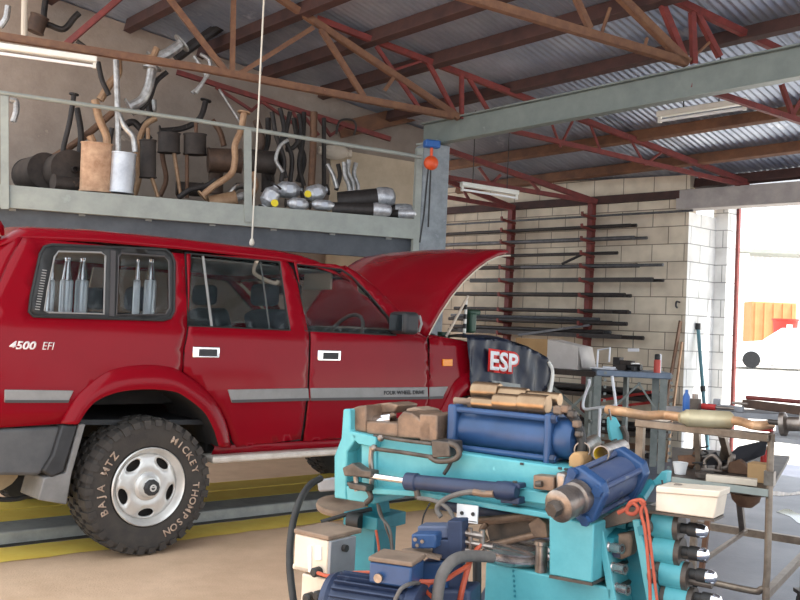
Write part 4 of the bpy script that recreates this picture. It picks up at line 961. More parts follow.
for pts, w, m, bk, lab in (
    ([(66, 196), (70, 178), (80, 160), (92, 148)], 6, 'pipe_dark', .4, 'dark pipe leaning up to the left of the rusty flat silencer'),
    ([(113, 190), (112, 170), (109, 150), (112, 128)], 5, 'pipe_dark', .7, 'dark pipe standing between the rusty and the silver silencers'),
    ([(134, 196), (139, 176), (137, 150), (145, 126), (156, 118)], 6, 'can_tan', .9, 'tan bent pipe standing behind the silver silencer'),
    ([(120, 128), (132, 122), (140, 128), (150, 140)], 7, 'pipe_dark', 1.2, 'dark curved pipe behind the twin silver pipes'),
    ([(160, 196), (166, 180), (163, 160), (160, 140)], 5, 'pipe_brown', 1.0, 'brown pipe standing behind the left box silencer'),
    ([(178, 198), (190, 190), (206, 186), (216, 180)], 6, 'pipe_dark', .5, 'dark pipe lying low below the box silencers'),
    ([(212, 120), (220, 132), (224, 146)], 6, 'pipe_brown', 1.2, 'short brown pipe hanging above the long brown silencer'),
    ([(250, 198), (256, 186), (252, 172)], 6, 'pipe_tan', .5, 'short tan pipe standing right behind the middle rail post'),
    ([(256, 120), (262, 140), (258, 152)], 8, 'can_brown', 1.0, 'thick brown pipe stub hanging above the dark brown silencer'),
    ([(268, 118), (268, 140), (264, 160), (270, 180)], 6, 'pipe_dark', 1.1, 'dark hanging pipe behind the cluster nearest the long silencer'),
    ([(294, 118), (298, 140), (304, 160), (298, 182)], 6, 'pipe_dark', 1.2, 'dark hanging pipe at the back of the cluster'),
    ([(283, 172), (276, 160), (280, 146), (288, 140)], 4, 'pipe_silver', .6, 'thin silver curved pipe among the dark hanging pipes'),
    ([(336, 190), (340, 176), (338, 164)], 5, 'pipe_dark', .8, 'short dark pipe between the silver header pipes'),
    ([(228, 196), (238, 186), (250, 188)], 7, 'steel_plain', .8, 'dull steel pipe bend lying behind the tan silencer')):
    pipe(lab, pts, w, m, bk)
silencer('dark silencer lying on its side behind the box silencers', (176, 188), (203, 190), 14, 'can_dark', .9, None, None, 1)
silencer('brown silencer standing at the back between the box silencers and the long one', (216, 172), (216, 194), 15, 'can_brown', 1.2, [(216, 160), (216, 172)], None, .7)
silencer('dark silencer standing behind the dark hanging pipes', (268, 168), (268, 192), 14, 'can_dark', 1.2, [(268, 158), (268, 168)], None, .7)
# catalytic converters with yellow stickers
def converter(lab, c, w, h, back, sticker=None, ang=0, grp='silver converters on the shelf'):
    p = M(c[0], c[1], back); L_ = w/930*(9.2+back); r = h/2/930*(9.2+back); p.z = max(p.z, SHZ+r+.002)
    d = (MZ*math.cos(ang)+Z*math.sin(ang)).normalized()
    t = thing('catalytic_converter', lab, 'catalytic converter', p, 0, grp)
    mb = MB(); mb.lathe([(r*.42, -.5*L_), (r*.42, -.42*L_), (r*.9, -.26*L_), (r, -.22*L_), (r*1.02, 0), (r, .22*L_), (r*.9, .26*L_), (r*.42, .42*L_), (r*.42, .5*L_)], p, d, 20); mb.build('can', 'foil', t)
    for e in (-.5, .5):
        mb = MB(); mb.lathe([(r*.3, -.006), (r*.72, -.006), (r*.72, .006), (r*.3, .006)], p+d*(e*L_), d, 14); mb.build('flange', 'pipe_dark', t)
    mb = MB(); mb.bar(p-d*.1*L_+MN*-r*1.02, p+d*.12*L_+MN*-r*1.02, .004, r*.9); mb.build('heat_shield', 'can_silver', t)
    if sticker:
        s = M(sticker[0], sticker[1], back); s = s-MN*(r*1.06); mb = MB(); mb.lathe([(0.001, 0), (.038, 0), (.038, .004), (.001, .004)], s, MN, 18, cap=False); mb.build('sticker', 'sticker_yellow', t)
converter('silver converter standing left with a yellow sticker low on it', (270, 197), 26, 17, .15, (273, 204), 1.1)
converter('big plain silver converter at the top of the converter pile', (288, 190), 30, 17, .35)
converter('silver converter with a yellow sticker at the right of the pile', (315, 193), 28, 17, .3, (306, 195), .35)
converter('silver converter lying in front at the bottom of the pile', (298, 204), 26, 13, .12)
converter('flat silver converter lying in front at the right end of the pile', (323, 205), 30, 11, .12)
# dark canisters with crumpled foil ends
def foilcan(lab, a, b, w, back):
    p = M(a[0], a[1], back); q = M(b[0], b[1], back-.1); r = rpx(w, back); 
    for k in (p, q): k.z = max(k.z, SHZ+r+.002)
    d = (q-p).normalized(); t = thing('wrapped_silencer', lab, 'silencer', (p+q)/2, 0, 'foil ended silencers on the shelf')
    mb = MB(); mb.cyl(p, q, r, 20); mb.build('can', 'pipe_dark', t)
    mb = MB(); mb.lathe([(r*1.03, 0), (r*1.1, .03), (r*1.02, .12), (r*.8, .18), (r*.3, .2)], q-d*.03, d, 20); o = mb.build('foil_end', 'foil', t); o['label'] = 'crumpled silver foil end'
foilcan('dark silencer with a crumpled foil end lying on top of two others', (338, 202), (380, 198), 22, .42)
foilcan('dark silencer with a foil end lying at the front left of the three', (332, 211), (376, 210), 15, .16)
foilcan('dark silencer with a foil end at the front right beside the column', (366, 213), (398, 211), 15, .40)
foilcan('small dark silencer with a foil end furthest right on the shelf', (385, 214), (402, 214), 10, .2)
# small red truss standing along the wall above the shelf
def tz(x, y): return M(x, y, 1.35)
t = thing('roof_truss', 'small red steel truss along the wall above the exhaust shelf', 'roof truss', tz(300, 110), 0, 'roof trusses')
for nm, a, c, w in [('top_chord', (176, 74), (390, 141), .05)]+[('web', a_, c_, .03) for a_, c_ in (((215, 88), (252, 112)), ((252, 112), (262, 103)), ((262, 103), (292, 124)), ((292, 112), (300, 130)), ((318, 119), (330, 137)), ((330, 137), (345, 127)), ((300, 113), (318, 136)))]:
    mb = MB(); mb.angle(tz(*a), tz(*c), w, .008, MN); mb.build(nm, 'red_oxide', t)
# odds and ends under the shelf seen over the car roof
p = M(381, 246, 1.2); t = thing('hook_bracket', 'rusty hook on the wall under the shelf above the windscreen', 'hook', p)
mb = MB(); mb.tube(spline([M(364, 256, 1.6), M(374, 252, 1.6), M(384, 244, 1.6), M(380, 240, 1.6)]), .03, 8); mb.build('hook', 'pipe_brown', t)
# ================================================================== pipe rack on the block wall
mat('bar_dark', (62, 56, 54), (46, 42, 42), scale=14, rough=.5, metal=.4, c3=(96, 84, 76))
mat('bar_grey', (104, 104, 106), (80, 80, 84), scale=14, rough=.45, metal=.5)
def rack_post(x, ytop, lab):
    a = W(x, ytop, .1); b = V((a.x, a.y, 0)); t = thing('rack_post', lab, 'rack post', b, 0, 'rack posts')
    mb = MB(); mb.bar(b, a, .075, .09, WN); mb.build('post', 'red_oxide', t)
    return t
posts = [(rack_post(512, 209, 'red steel pipe rack post behind the raised bonnet'), 512), (rack_post(592, 204, 'red steel pipe rack post at the middle of the block wall'), 592), (rack_post(437, 214, 'red steel pipe rack post hidden behind the grey column'), 437)]
LV = [(220.5, 'top'), (231.5, 'second'), (243, 'third'), (256, 'fourth'), (268, 'fifth'), (281, 'sixth'), (295, 'seventh'), (310, 'eighth'), (321, 'ninth'), (333, 'lowest')]
RK = {}
def lvl_z(y): return W(512, y, .2).z
for t, x in posts:
    for y, nm in LV:
        z = lvl_z(y)-.035; p = W(x, 300, .14); p.z = z
        mb = MB(); mb.bar(p, p-WN*.32+Z*.02, .035, .03); mb.bar(p-WN*.31+Z*.01, p-WN*.32+Z*.06, .03, .02); mb.build('arm', 'red_oxide', t)
def along(x, off): p = W(x, 300, off); return p
def bar(y, x0, x1, off, r, m, lab, up=0, tilt=0, square=0):
    z = lvl_z(y)-.02+r+up; p = along(x0, off); q = along(x1, off); p.z = z; q.z = z+tilt
    mb = MB(); (mb.bar(p, q, 2*r, 2*r) if square else mb.tube([p, q], r, 10)); RK.setdefault(lab, 0)
    return tag(mb.build('steel_bar', m), lab, 'steel bar', 'steel stock on the wall rack')
bar(220.5, 440, 690, .2, .014, 'bar_grey', 'thin grey rod on the topmost rack rung running to the wall end')
bar(231.5, 440, 634, .2, .022, 'bar_dark', 'dark pipe on the second rung of the wall rack')
bar(231.5, 445, 628, .27, .02, 'bar_dark', 'dark bar in front on the second rung of the wall rack')
bar(243, 440, 645, .2, .02, 'bar_grey', 'grey pipe on the third rung of the wall rack')
bar(243, 440, 632, .26, .024, 'bar_grey', 'thicker grey pipe in front on the third rung of the wall rack')
bar(256, 500, 616, .22, .022, 'bar_dark', 'dark pipe alone on the fourth rung of the wall rack')
bar(268, 470, 638, .19, .022, 'bar_dark', 'dark pipe at the back of the fifth rung of the wall rack')
bar(268, 470, 636, .25, .026, 'bar_dark', 'dark thick pipe in front on the fifth rung of the wall rack')
bar(268, 520, 662, .31, .02, 'bar_grey', 'long grey pipe reaching furthest right on the fifth rung')
bar(281, 470, 663, .19, .02, 'bar_dark', 'long thin dark bar reaching furthest right on the sixth rung')
bar(281, 470, 652, .25, .027, 'bar_dark', 'thick dark pipe on the sixth rung of the wall rack', square=1)
bar(295, 455, 631, .2, .022, 'bar_dark', 'dark pipe at the back of the seventh rung of the wall rack')
bar(295, 455, 625, .27, .028, 'bar_dark', 'thick dark pipe in front on the seventh rung of the wall rack')
bar(310, 455, 631, .19, .02, 'bar_grey', 'grey pipe at the back of the eighth rung of the wall rack')
bar(310, 455, 629, .25, .026, 'bar_dark', 'dark pipe in front on the eighth rung of the wall rack')
bar(310, 458, 560, .31, .02, 'bar_grey', 'short grey pipe in front on the eighth rung of the wall rack')
bar(321, 450, 623, .2, .026, 'bar_dark', 'dark pipe at the back of the ninth rung of the wall rack')
bar(321, 455, 612, .28, .03, 'bar_dark', 'thick dark square tube in front on the ninth rung', square=1)
bar(333, 450, 645, .19, .026, 'bar_dark', 'dark pipe reaching furthest right on the lowest rung')
bar(333, 455, 615, .26, .03, 'bar_dark', 'dark thick pipe in the middle of the lowest rung')
bar(333, 460, 622, .34, .028, 'bar_dark', 'dark pipe in front on the lowest rung', square=1)
bar(310, 455, 612, .36, .024, 'bar_dark', 'dark pipe furthest forward on the eighth rung of the wall rack')
bar(321, 452, 628, .35, .026, 'bar_dark', 'dark pipe furthest forward on the ninth rung of the wall rack')
bar(321, 452, 600, .24, .022, 'bar_grey', 'grey pipe stacked on top on the ninth rung of the wall rack', up=.055)
bar(333, 452, 605, .30, .026, 'bar_dark', 'dark pipe stacked in front on top of the lowest rung', up=.055)
bar(333, 465, 612, .22, .028, 'bar_grey', 'grey pipe stacked on top on the lowest rung', up=.05)
a = W(519, 335, .4); b = W(590, 325, .36); mb = MB(); mb.bar(a, b, .03, .03); tag(mb.build('steel_bar', 'bar_grey'), 'grey bar lying aslant across the lowest rungs', 'steel bar', 'steel stock on the wall rack')
a = W(562, 264, .36); b = W(583, 254, .3); mb = MB(); mb.tube([a, b], .018, 8); tag(mb.build('steel_bar', 'bar_dark'), 'short dark bar poking aslant up from the fifth rung', 'steel bar', 'steel stock on the wall rack')
# hook on the wall end
p = W(678, 302, .05); mb = MB(); mb.tube(spline([p+WN*.04, p-WN*.04, p-WN*.05-Z*.05, p-WN*.02-Z*.07]), .012, 8); tag(mb.build('wall_hook', 'black_paint'), 'small dark hook on the right end of the block wall', 'hook')
# dark planks leaning at the wall end
for (x0, y0, x1, y1, m, lab) in ((662, 402, 680.5, 321, 'pipe_brown', 'dark brown angle iron leaning on the block wall end'), (672, 402, 682, 342, 'pipe_tan', 'pale thin lath leaning beside the brown angle iron')):
    p = W(x0, 300, .42); p.z = .0; q = W(x1, y1, .05); p = p.lerp(q, .0); mb = MB(); mb.bar(p, q, .06 if m == 'pipe_brown' else .035, .02, WD); tag(mb.build('leaning_bar', m), lab, 'bar')
# jack handle leaning in front of the pier
mat('teal_pole', (88, 132, 140), (72, 112, 122), scale=8, rough=.5)
def pier_pt(x, y, off=.06): return hit(x, y, e1+pn*off, pn)
a = pier_pt(698, 328, .03); c = hit(711, 400, e1+pn*.35, pn); c.z = 0
t = thing('leaning_pole', 'pale teal pole with dark joint leaning against the white pier', 'pole', c)
mb = MB(); mb.tube([c, a], .022, 10); mb.build('pole', 'teal_pole', t); k = c.lerp(a, .52); mb = MB(); mb.tube([k, c.lerp(a, .56)], .032, 10); mb.build('joint', 'black_paint', t); mb = MB(); mb.tube([a-Z*.02, a+Z*.06], .03, 10); mb.build('cap', 'black_paint', t)
# steel offcuts lying on the floor under the rack
rnd = random.Random(5)
for i, (x0, x1, y, off, m, lab) in enumerate(((575, 655, 392, .5, 'bar_dark', 'dark offcut lying nearest the wall under the rack'), (565, 650, 398, .7, 'bar_grey', 'grey offcut lying second from the wall under the rack'), (580, 660, 404, .9, 'pipe_brown', 'rusty offcut lying under the rack beside the grey one'), (570, 640, 384, .35, 'pipe_brown', 'rusty brown offcut stacked against the wall under the rack'))):
    p = along(x0, off); q = along(x1, off); p.z = q.z = .06+.07*i; p.z += .0; mb = MB(); mb.bar(p, q, .06, .06); tag(mb.build('steel_offcut', m), lab, 'steel bar', 'offcuts under the rack')
for i, (z0, lab) in enumerate(((.30, 'low dark stack shelf board under the wall rack'), (.72, 'upper dark stack shelf board under the wall rack'))):
    p = along(520, .32); q = along(668, .32); p.z = q.z = z0; mb = MB(); mb.bar(p, q, .5, .05); tag(mb.build('stock_shelf', 'can_dark'), lab, 'shelf', 'boards under the rack')
k = 0
for z0 in (.37, .79):
    for j in range(6):
        p = along(522+rnd.uniform(0, 14), .14+.07*j); q = along(640+rnd.uniform(0, 26), .14+.07*j); p.z = q.z = z0+(.05 if z0 < .5 else .0)*0
        mb = MB(); mb.tube([p, q], rnd.choice((.024, .03, .034)), 8)
        tag(mb.build('steel_bar', rnd.choice(('bar_dark', 'pipe_brown', 'bar_grey'))), ('dark steel bars lying side by side on the lower board under the rack' if z0 < .5 else 'dark steel bars lying side by side on the upper board under the rack'), 'steel bar', 'steel bars on the lower board' if z0 < .5 else 'steel bars on the upper board')
# red bars on the floor
mat('paint_red', (204, 54, 48), (180, 44, 40), scale=8, rough=.5)
for a, b, lab in (((590, 402), (652, 392), 'red painted bar lying aslant on the floor under the bench'), ((612, 407), (655, 402), 'shorter red painted bar lying in front under the bench')):
    p = along(a[0], 1.0); q = along(b[0], .9); p.z = .34; q.z = .5; p = hit(a[0], a[1], W0-WN*.8, WN); q = hit(b[0], b[1], W0-WN*.8, WN); mb = MB(); mb.bar(p, q, .03, .03); tag(mb.build('red_bar', 'paint_red'), lab, 'bar')
# ================================================================== work bench in front of the rack
mat('bench_top', (124, 136, 152), (104, 116, 132), scale=6, rough=.4, metal=.3)
mat('bench_leg', (142, 146, 140), (118, 124, 120), scale=9, rough=.6)
mat('carton', (196, 158, 112), (180, 142, 98), scale=4, rough=.85); mat('carton_white', (222, 214, 208), (206, 198, 192), scale=4, rough=.8)
def Q(x, y, off): return hit(x, y, W0-WN*off, WN)
zb = 1.13
WD_, WN_ = WD, WN; f0 = Q(601, 377, 1.75); f1 = dp(667, 374, (f0-CAM).dot(FW)-.08); zb = Q(634, 372, 1.75).z; BX_ = V((f1.x-f0.x, f1.y-f0.y, 0)).normalized(); BY_ = V((-BX_.y, BX_.x, 0)); WD, WN = BX_, BY_
f0.z = f1.z = zb; t = thing('work_bench', 'steel bench with blue grey top and slotted angle legs before the pipe rack', 'bench', (f0.x, f0.y, 0))
mb = MB(); mb.prism([f0-WD*.05, f1+WD*.05, f1+WD*.05+WN*.6, f0-WD*.05+WN*.6], -Z*.07); mb.build('bench_top', 'bench_top', t, bevel=.01)
for p in (f0, f1, f0+WN*.55, f1+WN*.55):
    b = V((p.x, p.y, 0)); mb = MB(); mb.angle(b, p-Z*.07, .075, .008, WN)
    for k in range(14): mb.box(b+Z*(.08+k*.075)-WN*.062+WD*.04, (.03, .004, .03), WD, WN)
    mb.build('leg', 'bench_leg', t)
mb = MB(); mb.bar(f0-Z*.1, V((f0.x, f0.y, zb-.5))-WD*.35+WN*.1, .03, .03); mb.build('brace', 'bench_leg', t)
mb = MB(); mb.bar(f0-Z*.55, f0-Z*.12+WD*.42, .03, .02); mb.build('brace', 'bench_leg', t); mb = MB(); mb.bar(f1-Z*.55, f1-Z*.12-WD*.3, .03, .02); mb.build('brace', 'bench_leg', t)
WD, WN = WD_, WN_
# second darker bench to the left with a carton
g0 = Q(520, 374, 1.7); g1 = Q(597, 378, 1.7); g0.z = g1.z = zb-.03
t = thing('side_bench', 'dark bench left of the blue grey bench carrying a carton', 'bench', (g0.x, g0.y, 0))
mb = MB(); mb.prism([g0, g1, g1+WN*.7, g0+WN*.7], -Z*.06); mb.build('bench_top', 'can_dark', t)
for p in (g0+WD*.05, g1-WD*.1, g0+WN*.65, g1+WN*.65): mb = MB(); mb.bar(V((p.x, p.y, 0)), p-Z*.06, .05, .05, WN); mb.build('leg', 'bench_leg', t)
mb = MB(); mb.bar(g0+WD*.3-Z*.1, V((g1.x, g1.y, .5))-WD*.05, .03, .03); mb.build('brace', 'bench_leg', t)
c0 = Q(515, 356, 1.5); c1 = Q(547, 357, 1.5); c2 = Q(578, 358, 1.5); zt = g0.z+.002
for p in (c0, c1, c2): p.z = zt
h = .33; t = thing('carton', 'open brown and white carton standing on the dark bench behind the car cover', 'box', c1)
mb = MB(); mb.prism([c0, c1, c1+Z*h, c0+Z*h], WN*.3); mb.build('carton_side', 'carton', t); mb = MB(); mb.prism([c1+WN*.001, c2, c2+Z*h*.8, c1+Z*h], WN*.3); mb.build('carton_front', 'carton_white', t)
mb = MB(); mb.add([c2+Z*h*.8, c2+Z*h*.8+WN*.3, c2+Z*.02+WN*.3+WD*.06, c2+Z*.02+WD*.06], [(0, 1, 2, 3)]); mb.build('flap', 'carton_white', t, solid=.006)
# spray can and clutter on the bench
mat('can_red', (196, 70, 56), rough=.4); mat('bright_white', (240, 240, 244), rough=.4)
p = Q(657, 371, 1.5); p.z = zb; t = thing('spray_can', 'red and white spray can with black cap on the bench corner', 'can', p)
mb = MB(); mb.lathe([(.036, 0), (.036, .13), (.03, .14)], p, Z, 16); mb.build('body', 'can_red', t); mb = MB(); mb.lathe([(.02, .14), (.03, .14), (.03, .19), (.02, .2)], p, Z, 14); mb.build('cap', 'black_paint', t)
p = Q(659.8, 371, 1.42); p.z = zb; t = thing('white_bottle', 'slim white tube standing beside the spray can', 'bottle', p); mb = MB(); mb.lathe([(.014, 0), (.014, .19), (.008, .2)], p, Z, 10); mb.build('tube', 'bright_white', t)
def lump(name, lab, cat, p, parts):
    t = thing(name, lab, cat, p)
    for nm, kind, a, m in parts:
        mb = MB()
        if kind == 'box': mb.box(p+WD*a[0]+WN*a[1]+Z*(a[2]+a[5]/2), (a[3], a[4], a[5]), WD, WN)
        elif kind == 'cyl': mb.cyl(p+WD*a[0]+WN*a[1]+Z*a[2], p+WD*a[3]+WN*a[4]+Z*a[5], a[6], 14)
        mb.build(nm, m, t, bevel=.004 if kind == 'box' else 0)
    return t
p = Q(606, 371, 1.5); p.z = zb; lump('white_paper', 'white crumpled sheet lying at the left end of the bench', 'paper', p, [('sheet', 'box', (0, 0, 0, .3, .2, .012), 'bright_white'), ('fold', 'box', (.05, .02, .012, .16, .1, .02), 'bright_white')])
p = Q(622, 369, 1.45); p.z = zb; lump('bench_vice', 'dark bench vice with pale jaw in the middle of the bench', 'vice', p, [('base', 'box', (0, 0, 0, .16, .14, .06), 'can_dark'), ('jaw', 'box', (-.05, 0, .06, .08, .1, .08), 'pipe_dark'), ('slide', 'box', (.06, 0, .06, .16, .07, .05), 'can_dark'), ('handle', 'cyl', (.16, -.08, .08, .16, .08, .08, .01), 'pipe_silver')])
p = Q(633, 369, 1.45); p.z = zb; lump('drill', 'dark hand tool lying right of the vice', 'tool', p, [('body', 'cyl', (-.06, 0, .04, .1, 0, .04, .035), 'black_paint'), ('grip', 'box', (.05, -.05, 0, .04, .1, .05), 'plastic_dark')])
p = Q(600, 362, 1.35); p.z = zb; t = thing('rod_stand', 'white bent rod frame standing on the bench left end', 'rod frame', p)
mb = MB(); mb.tube([Q(597, 371, 1.4), Q(598, 350, 1.4), Q(610, 348, 1.4), Q(609, 362, 1.4)], .012, 8); mb.build('rod', 'bright_white', t)
p = Q(633, 350, 1.0); t = thing('wall_tag', 'small white tag hanging above the bench', 'tag', p); mb = MB(); mb.bar(Q(628, 350, .36), Q(639, 350, .36), .01, .04); mb.build('plate', 'bright_white', t); mb = MB(); mb.tube([Q(633, 349, .36), Q(633, 333, .36)], .003, 6); mb.build('wire', 'black_paint', t)
p = Q(552, 386, 1.5); p.z = zb-.03; lump('brown_block', 'orange brown block on the right end of the dark bench', 'block', Q(585, 372, 1.5)+Z*0, [('block', 'box', (0, 0, -.05, .2, .1, .05), 'carton')])
# white rod chair frame under the bench
t = thing('chair_frame', 'bare white steel rod chair frame on the floor between the benches', 'chair', Q(600, 412, 2.2))
for pts in ([(589, 379), (589, 384), (585, 395), (583, 404), (585, 409), (596, 408), (614, 406)], [(612, 376), (614, 390), (616, 406)]):
    mb = MB(); mb.tube(spline([Q(x, y, 2.1) for x, y in pts], 4), .016, 8); mb.build('rod', 'bright_white', t)
mb = MB(); q0 = Q(600, 407.5, 2.1); mb.tube([q0, V((q0.x, q0.y, .0))], .016, 8); mb.build('rod', 'bright_white', t)
# ================================================================== pipe bending machine
mat('teal', (98, 178, 184), (82, 160, 168), scale=7, rough=.42, bump=.05, c3=(126, 204, 206), contrast=(.35, .68), rvar=.08)
mat('teal_dark', (44, 134, 146), (38, 118, 130), scale=8, rough=.5)
mat('blue_paint', (48, 80, 124), (40, 68, 106), scale=9, rough=.4, c3=(66, 96, 140), contrast=(.35, .7))
mat('blue_dark', (48, 60, 88), (40, 49, 72), scale=9, rough=.5, c3=(78, 86, 108))
mat('blue_grey', (96, 102, 120), (62, 76, 110), scale=5, rough=.5, c3=(132, 130, 130), contrast=(.3, .66))
mat('die_steel', (150, 122, 100), (108, 88, 74), scale=11, rough=.5, metal=.4, bump=.15)
mat('die_chrome', (214, 206, 202), (180, 170, 166), scale=16, rough=.22, metal=.8)
mat('bronze', (176, 148, 118), (146, 120, 94), scale=7, rough=.3, metal=.85, rvar=.08)
mat('steel_worn', (168, 156, 146), (120, 108, 100), scale=16, rough=.35, metal=.8, rvar=.12)
mat('steel_dirty', (104, 94, 86), (74, 66, 60), scale=14, rough=.5, metal=.5)
mat('cream_paint', (232, 216, 196), (214, 196, 174), scale=6, rough=.5)
mat('grey_panel', (150, 150, 152), (132, 132, 136), scale=6, rough=.5)
mat('grime_brown', (150, 126, 106), (118, 98, 82), scale=7, rough=.75)
mat('hose_black', (54, 52, 50), (40, 38, 37), scale=14, rough=.6); mat('hose_grey', (112, 106, 100), (92, 86, 82), scale=14, rough=.65)
mat('cable_orange', (200, 88, 54), (170, 72, 46), scale=14, rough=.5)
mat('strap_orange', (196, 96, 70), (164, 74, 54), scale=20, rough=.8)
mat('tag_white', (240, 240, 240), rough=.4); mat('tube_inner', (150, 142, 134), rough=.6); mat('yellow_inner', (232, 200, 40), rough=.5)
bend = thing('pipe_bending_machine', 'large turquoise hydraulic pipe bending machine with blue cylinders in the foreground', 'machine', K(470, 600, .2)*1-Z*K(470, 600, .2).z)
def kp(pts, back): return [K(x, y, back) for x, y in pts]
def kprism(nm, pts, back, depth, m, bev=.004, par=None):
    mb = MB(); mb.prism(kp(pts, back), KY*depth); return mb.build(nm, m, par or bend, bevel=bev)
def ktube(nm, pts, w, back, m, par=None, sm=True, n=10):
    P_ = [K(p[0], p[1], p[2] if len(p) > 2 else back) for p in pts]; r = w/2/930*(3.1 if w < 40 else 3.1)
    mb = MB(); mb.tube(spline(P_, 6) if sm and len(P_) > 2 else P_, r, n); return mb.build(nm, m, par or bend)
# main arm
kprism('main_arm', [(372, 436), (430, 445), (462, 453), (568, 468), (566, 520), (548, 513), (420, 490), (372, 488)], .0, .24, 'teal', .006)
kprism('arm_flange', [(372, 488), (420, 491), (548, 513), (560, 516), (560, 521), (548, 519), (420, 497), (372, 494)], -.05, .1, 'teal')
kprism('arm_rail', [(505, 487), (556, 494), (556, 506), (505, 499)], -.035, .03, 'teal')
mb = MB()
for x, y in ((578-18, 466.5), (566, 467.5), (522, 462)): mb.box(K(x, y+1.8, -.001), (.012, .006, .007), KX, KY)
mb.build('bolt_slot', 'hose_black', bend)
# end plate with recess
kprism('end_plate', [(334, 498), (334, 456), (341, 438), (343, 409), (350, 409), (350, 431), (358, 436), (347, 452), (346, 494), (347, 500)], -.03, .22, 'teal', .006)
kprism('end_plate', [(350, 431), (376, 437), (376, 448), (358, 444), (354, 440)], -.03, .22, 'teal', .004)
kprism('end_plate', [(361, 444), (376, 447), (376, 504), (362, 500)], -.01, .18, 'teal', .004)
kprism('end_plate', [(346, 486), (362, 488), (374, 497), (374, 504), (347, 500)], -.03, .2, 'teal', .004)
kprism('recess', [(344, 440), (364, 442), (364, 492), (344, 490)], .03, .02, 'teal_dark', 0)
ktube('weld_seam', [(372, 445), (371, 460), (372, 478), (370, 496)], 6, -.012, 'steel_worn')
# die head on the left end
kprism('die_block', [(350, 409), (358, 406), (366, 405), (366, 433), (350, 431)], -.0, .2, 'die_steel', .006)
kprism('die_block', [(366, 421), (398, 423), (398, 438), (366, 434)], .0, .2, 'die_steel', .006)
kprism('die_top', [(360, 407), (376, 404), (388, 402.5), (398, 405), (394, 413), (364, 415)], .1, .14, 'die_steel', .006)
a = K(359, 424.5, .06); b = K(393, 419, .06); mb = MB(); mb.lathe([(.012, 0), (.024, 0), (.026, (b-a).length*.5), (.024, (b-a).length), (.01, (b-a).length)], a, b-a, 20); o = mb.build('mandrel', 'chrome', bend); o['label'] = 'shiny worn steel mandrel'
kprism('saddle', [(397, 418), (403, 411), (412, 413), (420, 420), (431, 422), (431, 440), (397, 438)], .0, .2, 'die_steel', .006)
kprism('saddle_block', [(405, 409), (414, 407), (426, 410), (424, 415), (408, 414)], .12, .1, 'grime_brown', .006)
kprism('cross_head', [(419, 414), (437, 415), (437, 443), (419, 441)], -.0, .18, 'die_steel', .006)
ktube('piston_rod', [(436, 424), (447, 425)], 10, .09, 'chrome', sm=False)
# guide rods
ktube('guide_rod', [(376, 449), (400, 452), (432, 457)], 4.5, -.05, 'steel_dirty', sm=False); ktube('guide_rod', [(374, 436), (400, 440), (432, 444)], 4, -.02, 'steel_dirty', sm=False)
for x, y in ((374, 448), (381, 438)): mb = MB(); mb.ball(K(x, y, -.05), .014, 10); mb.build('rod_nut', 'steel_worn', bend)
kprism('valve_block', [(431, 440), (449, 442), (450, 457), (432, 458)], -.07, .09, 'steel_dirty', .004)
ktube('valve_ring', [(449, 443), (457, 447), (459, 455), (452, 460), (438, 461), (430, 457)], 6, -.06, 'steel_dirty'); ktube('valve_pipe', [(452, 460), (448, 468), (444, 474)], 4, -.04, 'hose_black')
# slim ram on the front face
rb = -.075
ktube('ram_rod', [(362, 474.5), (413, 482)], 7, rb, 'chrome', sm=False, n=16)
a = K(410, 481.5, rb); b = K(517, 492, rb); L_ = (b-a).length; mb = MB(); mb.lathe([(.02, -.012), (.031, -.012), (.031, .03), (.026, .035), (.0265, L_*.83), (.03, L_*.83), (.03, L_*.95), (.02, L_)], a, b-a, 22); mb.build('ram_barrel', 'blue_dark', bend)
kprism('ram_clevis', [(496, 482), (519, 484), (520, 489), (498, 489)], rb-.0, .05, 'blue_dark'); kprism('ram_clevis', [(500, 497), (519, 498), (519, 505), (500, 503)], rb-.0, .05, 'blue_dark')
ktube('ram_pin', [(515, 481), (515, 505)], 5, rb+.02, 'steel_dirty', sm=False)
kprism('rod_clevis', [(342, 468), (352, 463), (362, 470), (371, 471), (371, 478), (344, 476)], rb-.02, .05, 'steel_dirty'); kprism('rod_clevis', [(346, 482), (366, 486), (366, 492), (349, 489)], rb-.02, .05, 'steel_dirty')
ktube('clevis_pin', [(355, 464), (357, 491)], 6, rb, 'steel_worn', sm=False); ktube('ram_port', [(416, 486), (418, 498)], 7, rb, 'steel_dirty', sm=False)
ktube('bracket_bolt', [(366, 486), (371, 497), (366, 503)], 6, -.04, 'steel_dirty')
# big blue cylinder on top
cb = .12; a = K(443, 427, cb); b = K(574, 441, cb)
ax = KX; a = K(451, 428, .04)+KY*.08; L_ = (K(550, 440, .04)+KY*.08-a).dot(KX); R_ = .068; a.z = (K(451, 429, .04).z+K(550, 438, .04).z)/2; b = a+KX*L_
mb = MB(); mb.cyl(a, b, R_, 36); mb.build('main_cylinder', 'blue_paint', bend)
for c, wd in ((a, .036), (b-KX*.012, .026)):
    mb = MB(); mb.box(c-Z*.006, (wd, .165, .178), KX, KY); mb.build('cylinder_flange', 'blue_paint', bend, bevel=.008)
mb = MB(); mb.lathe([(.066, 0), (.07, .01), (.07, .045), (.06, .062), (.02, .066)], b, KX, 32); mb.build('cylinder_cap', 'blue_paint', bend)
for sy, szz in ((-.068, .066), (.068, .066), (-.068, -.066), (.068, -.066)):
    mb = MB(); mb.tube([a+KY*sy+Z*szz, b+KY*sy+Z*szz+KX*.02], .0105, 10); mb.build('tie_rod', 'blue_paint', bend)
    mb = MB(); mb.lathe([(.016, 0), (.016, .014), (.008, .02)], b+KY*sy+Z*szz, KX, 6); mb.build('tie_rod_nut', 'blue_dark', bend)
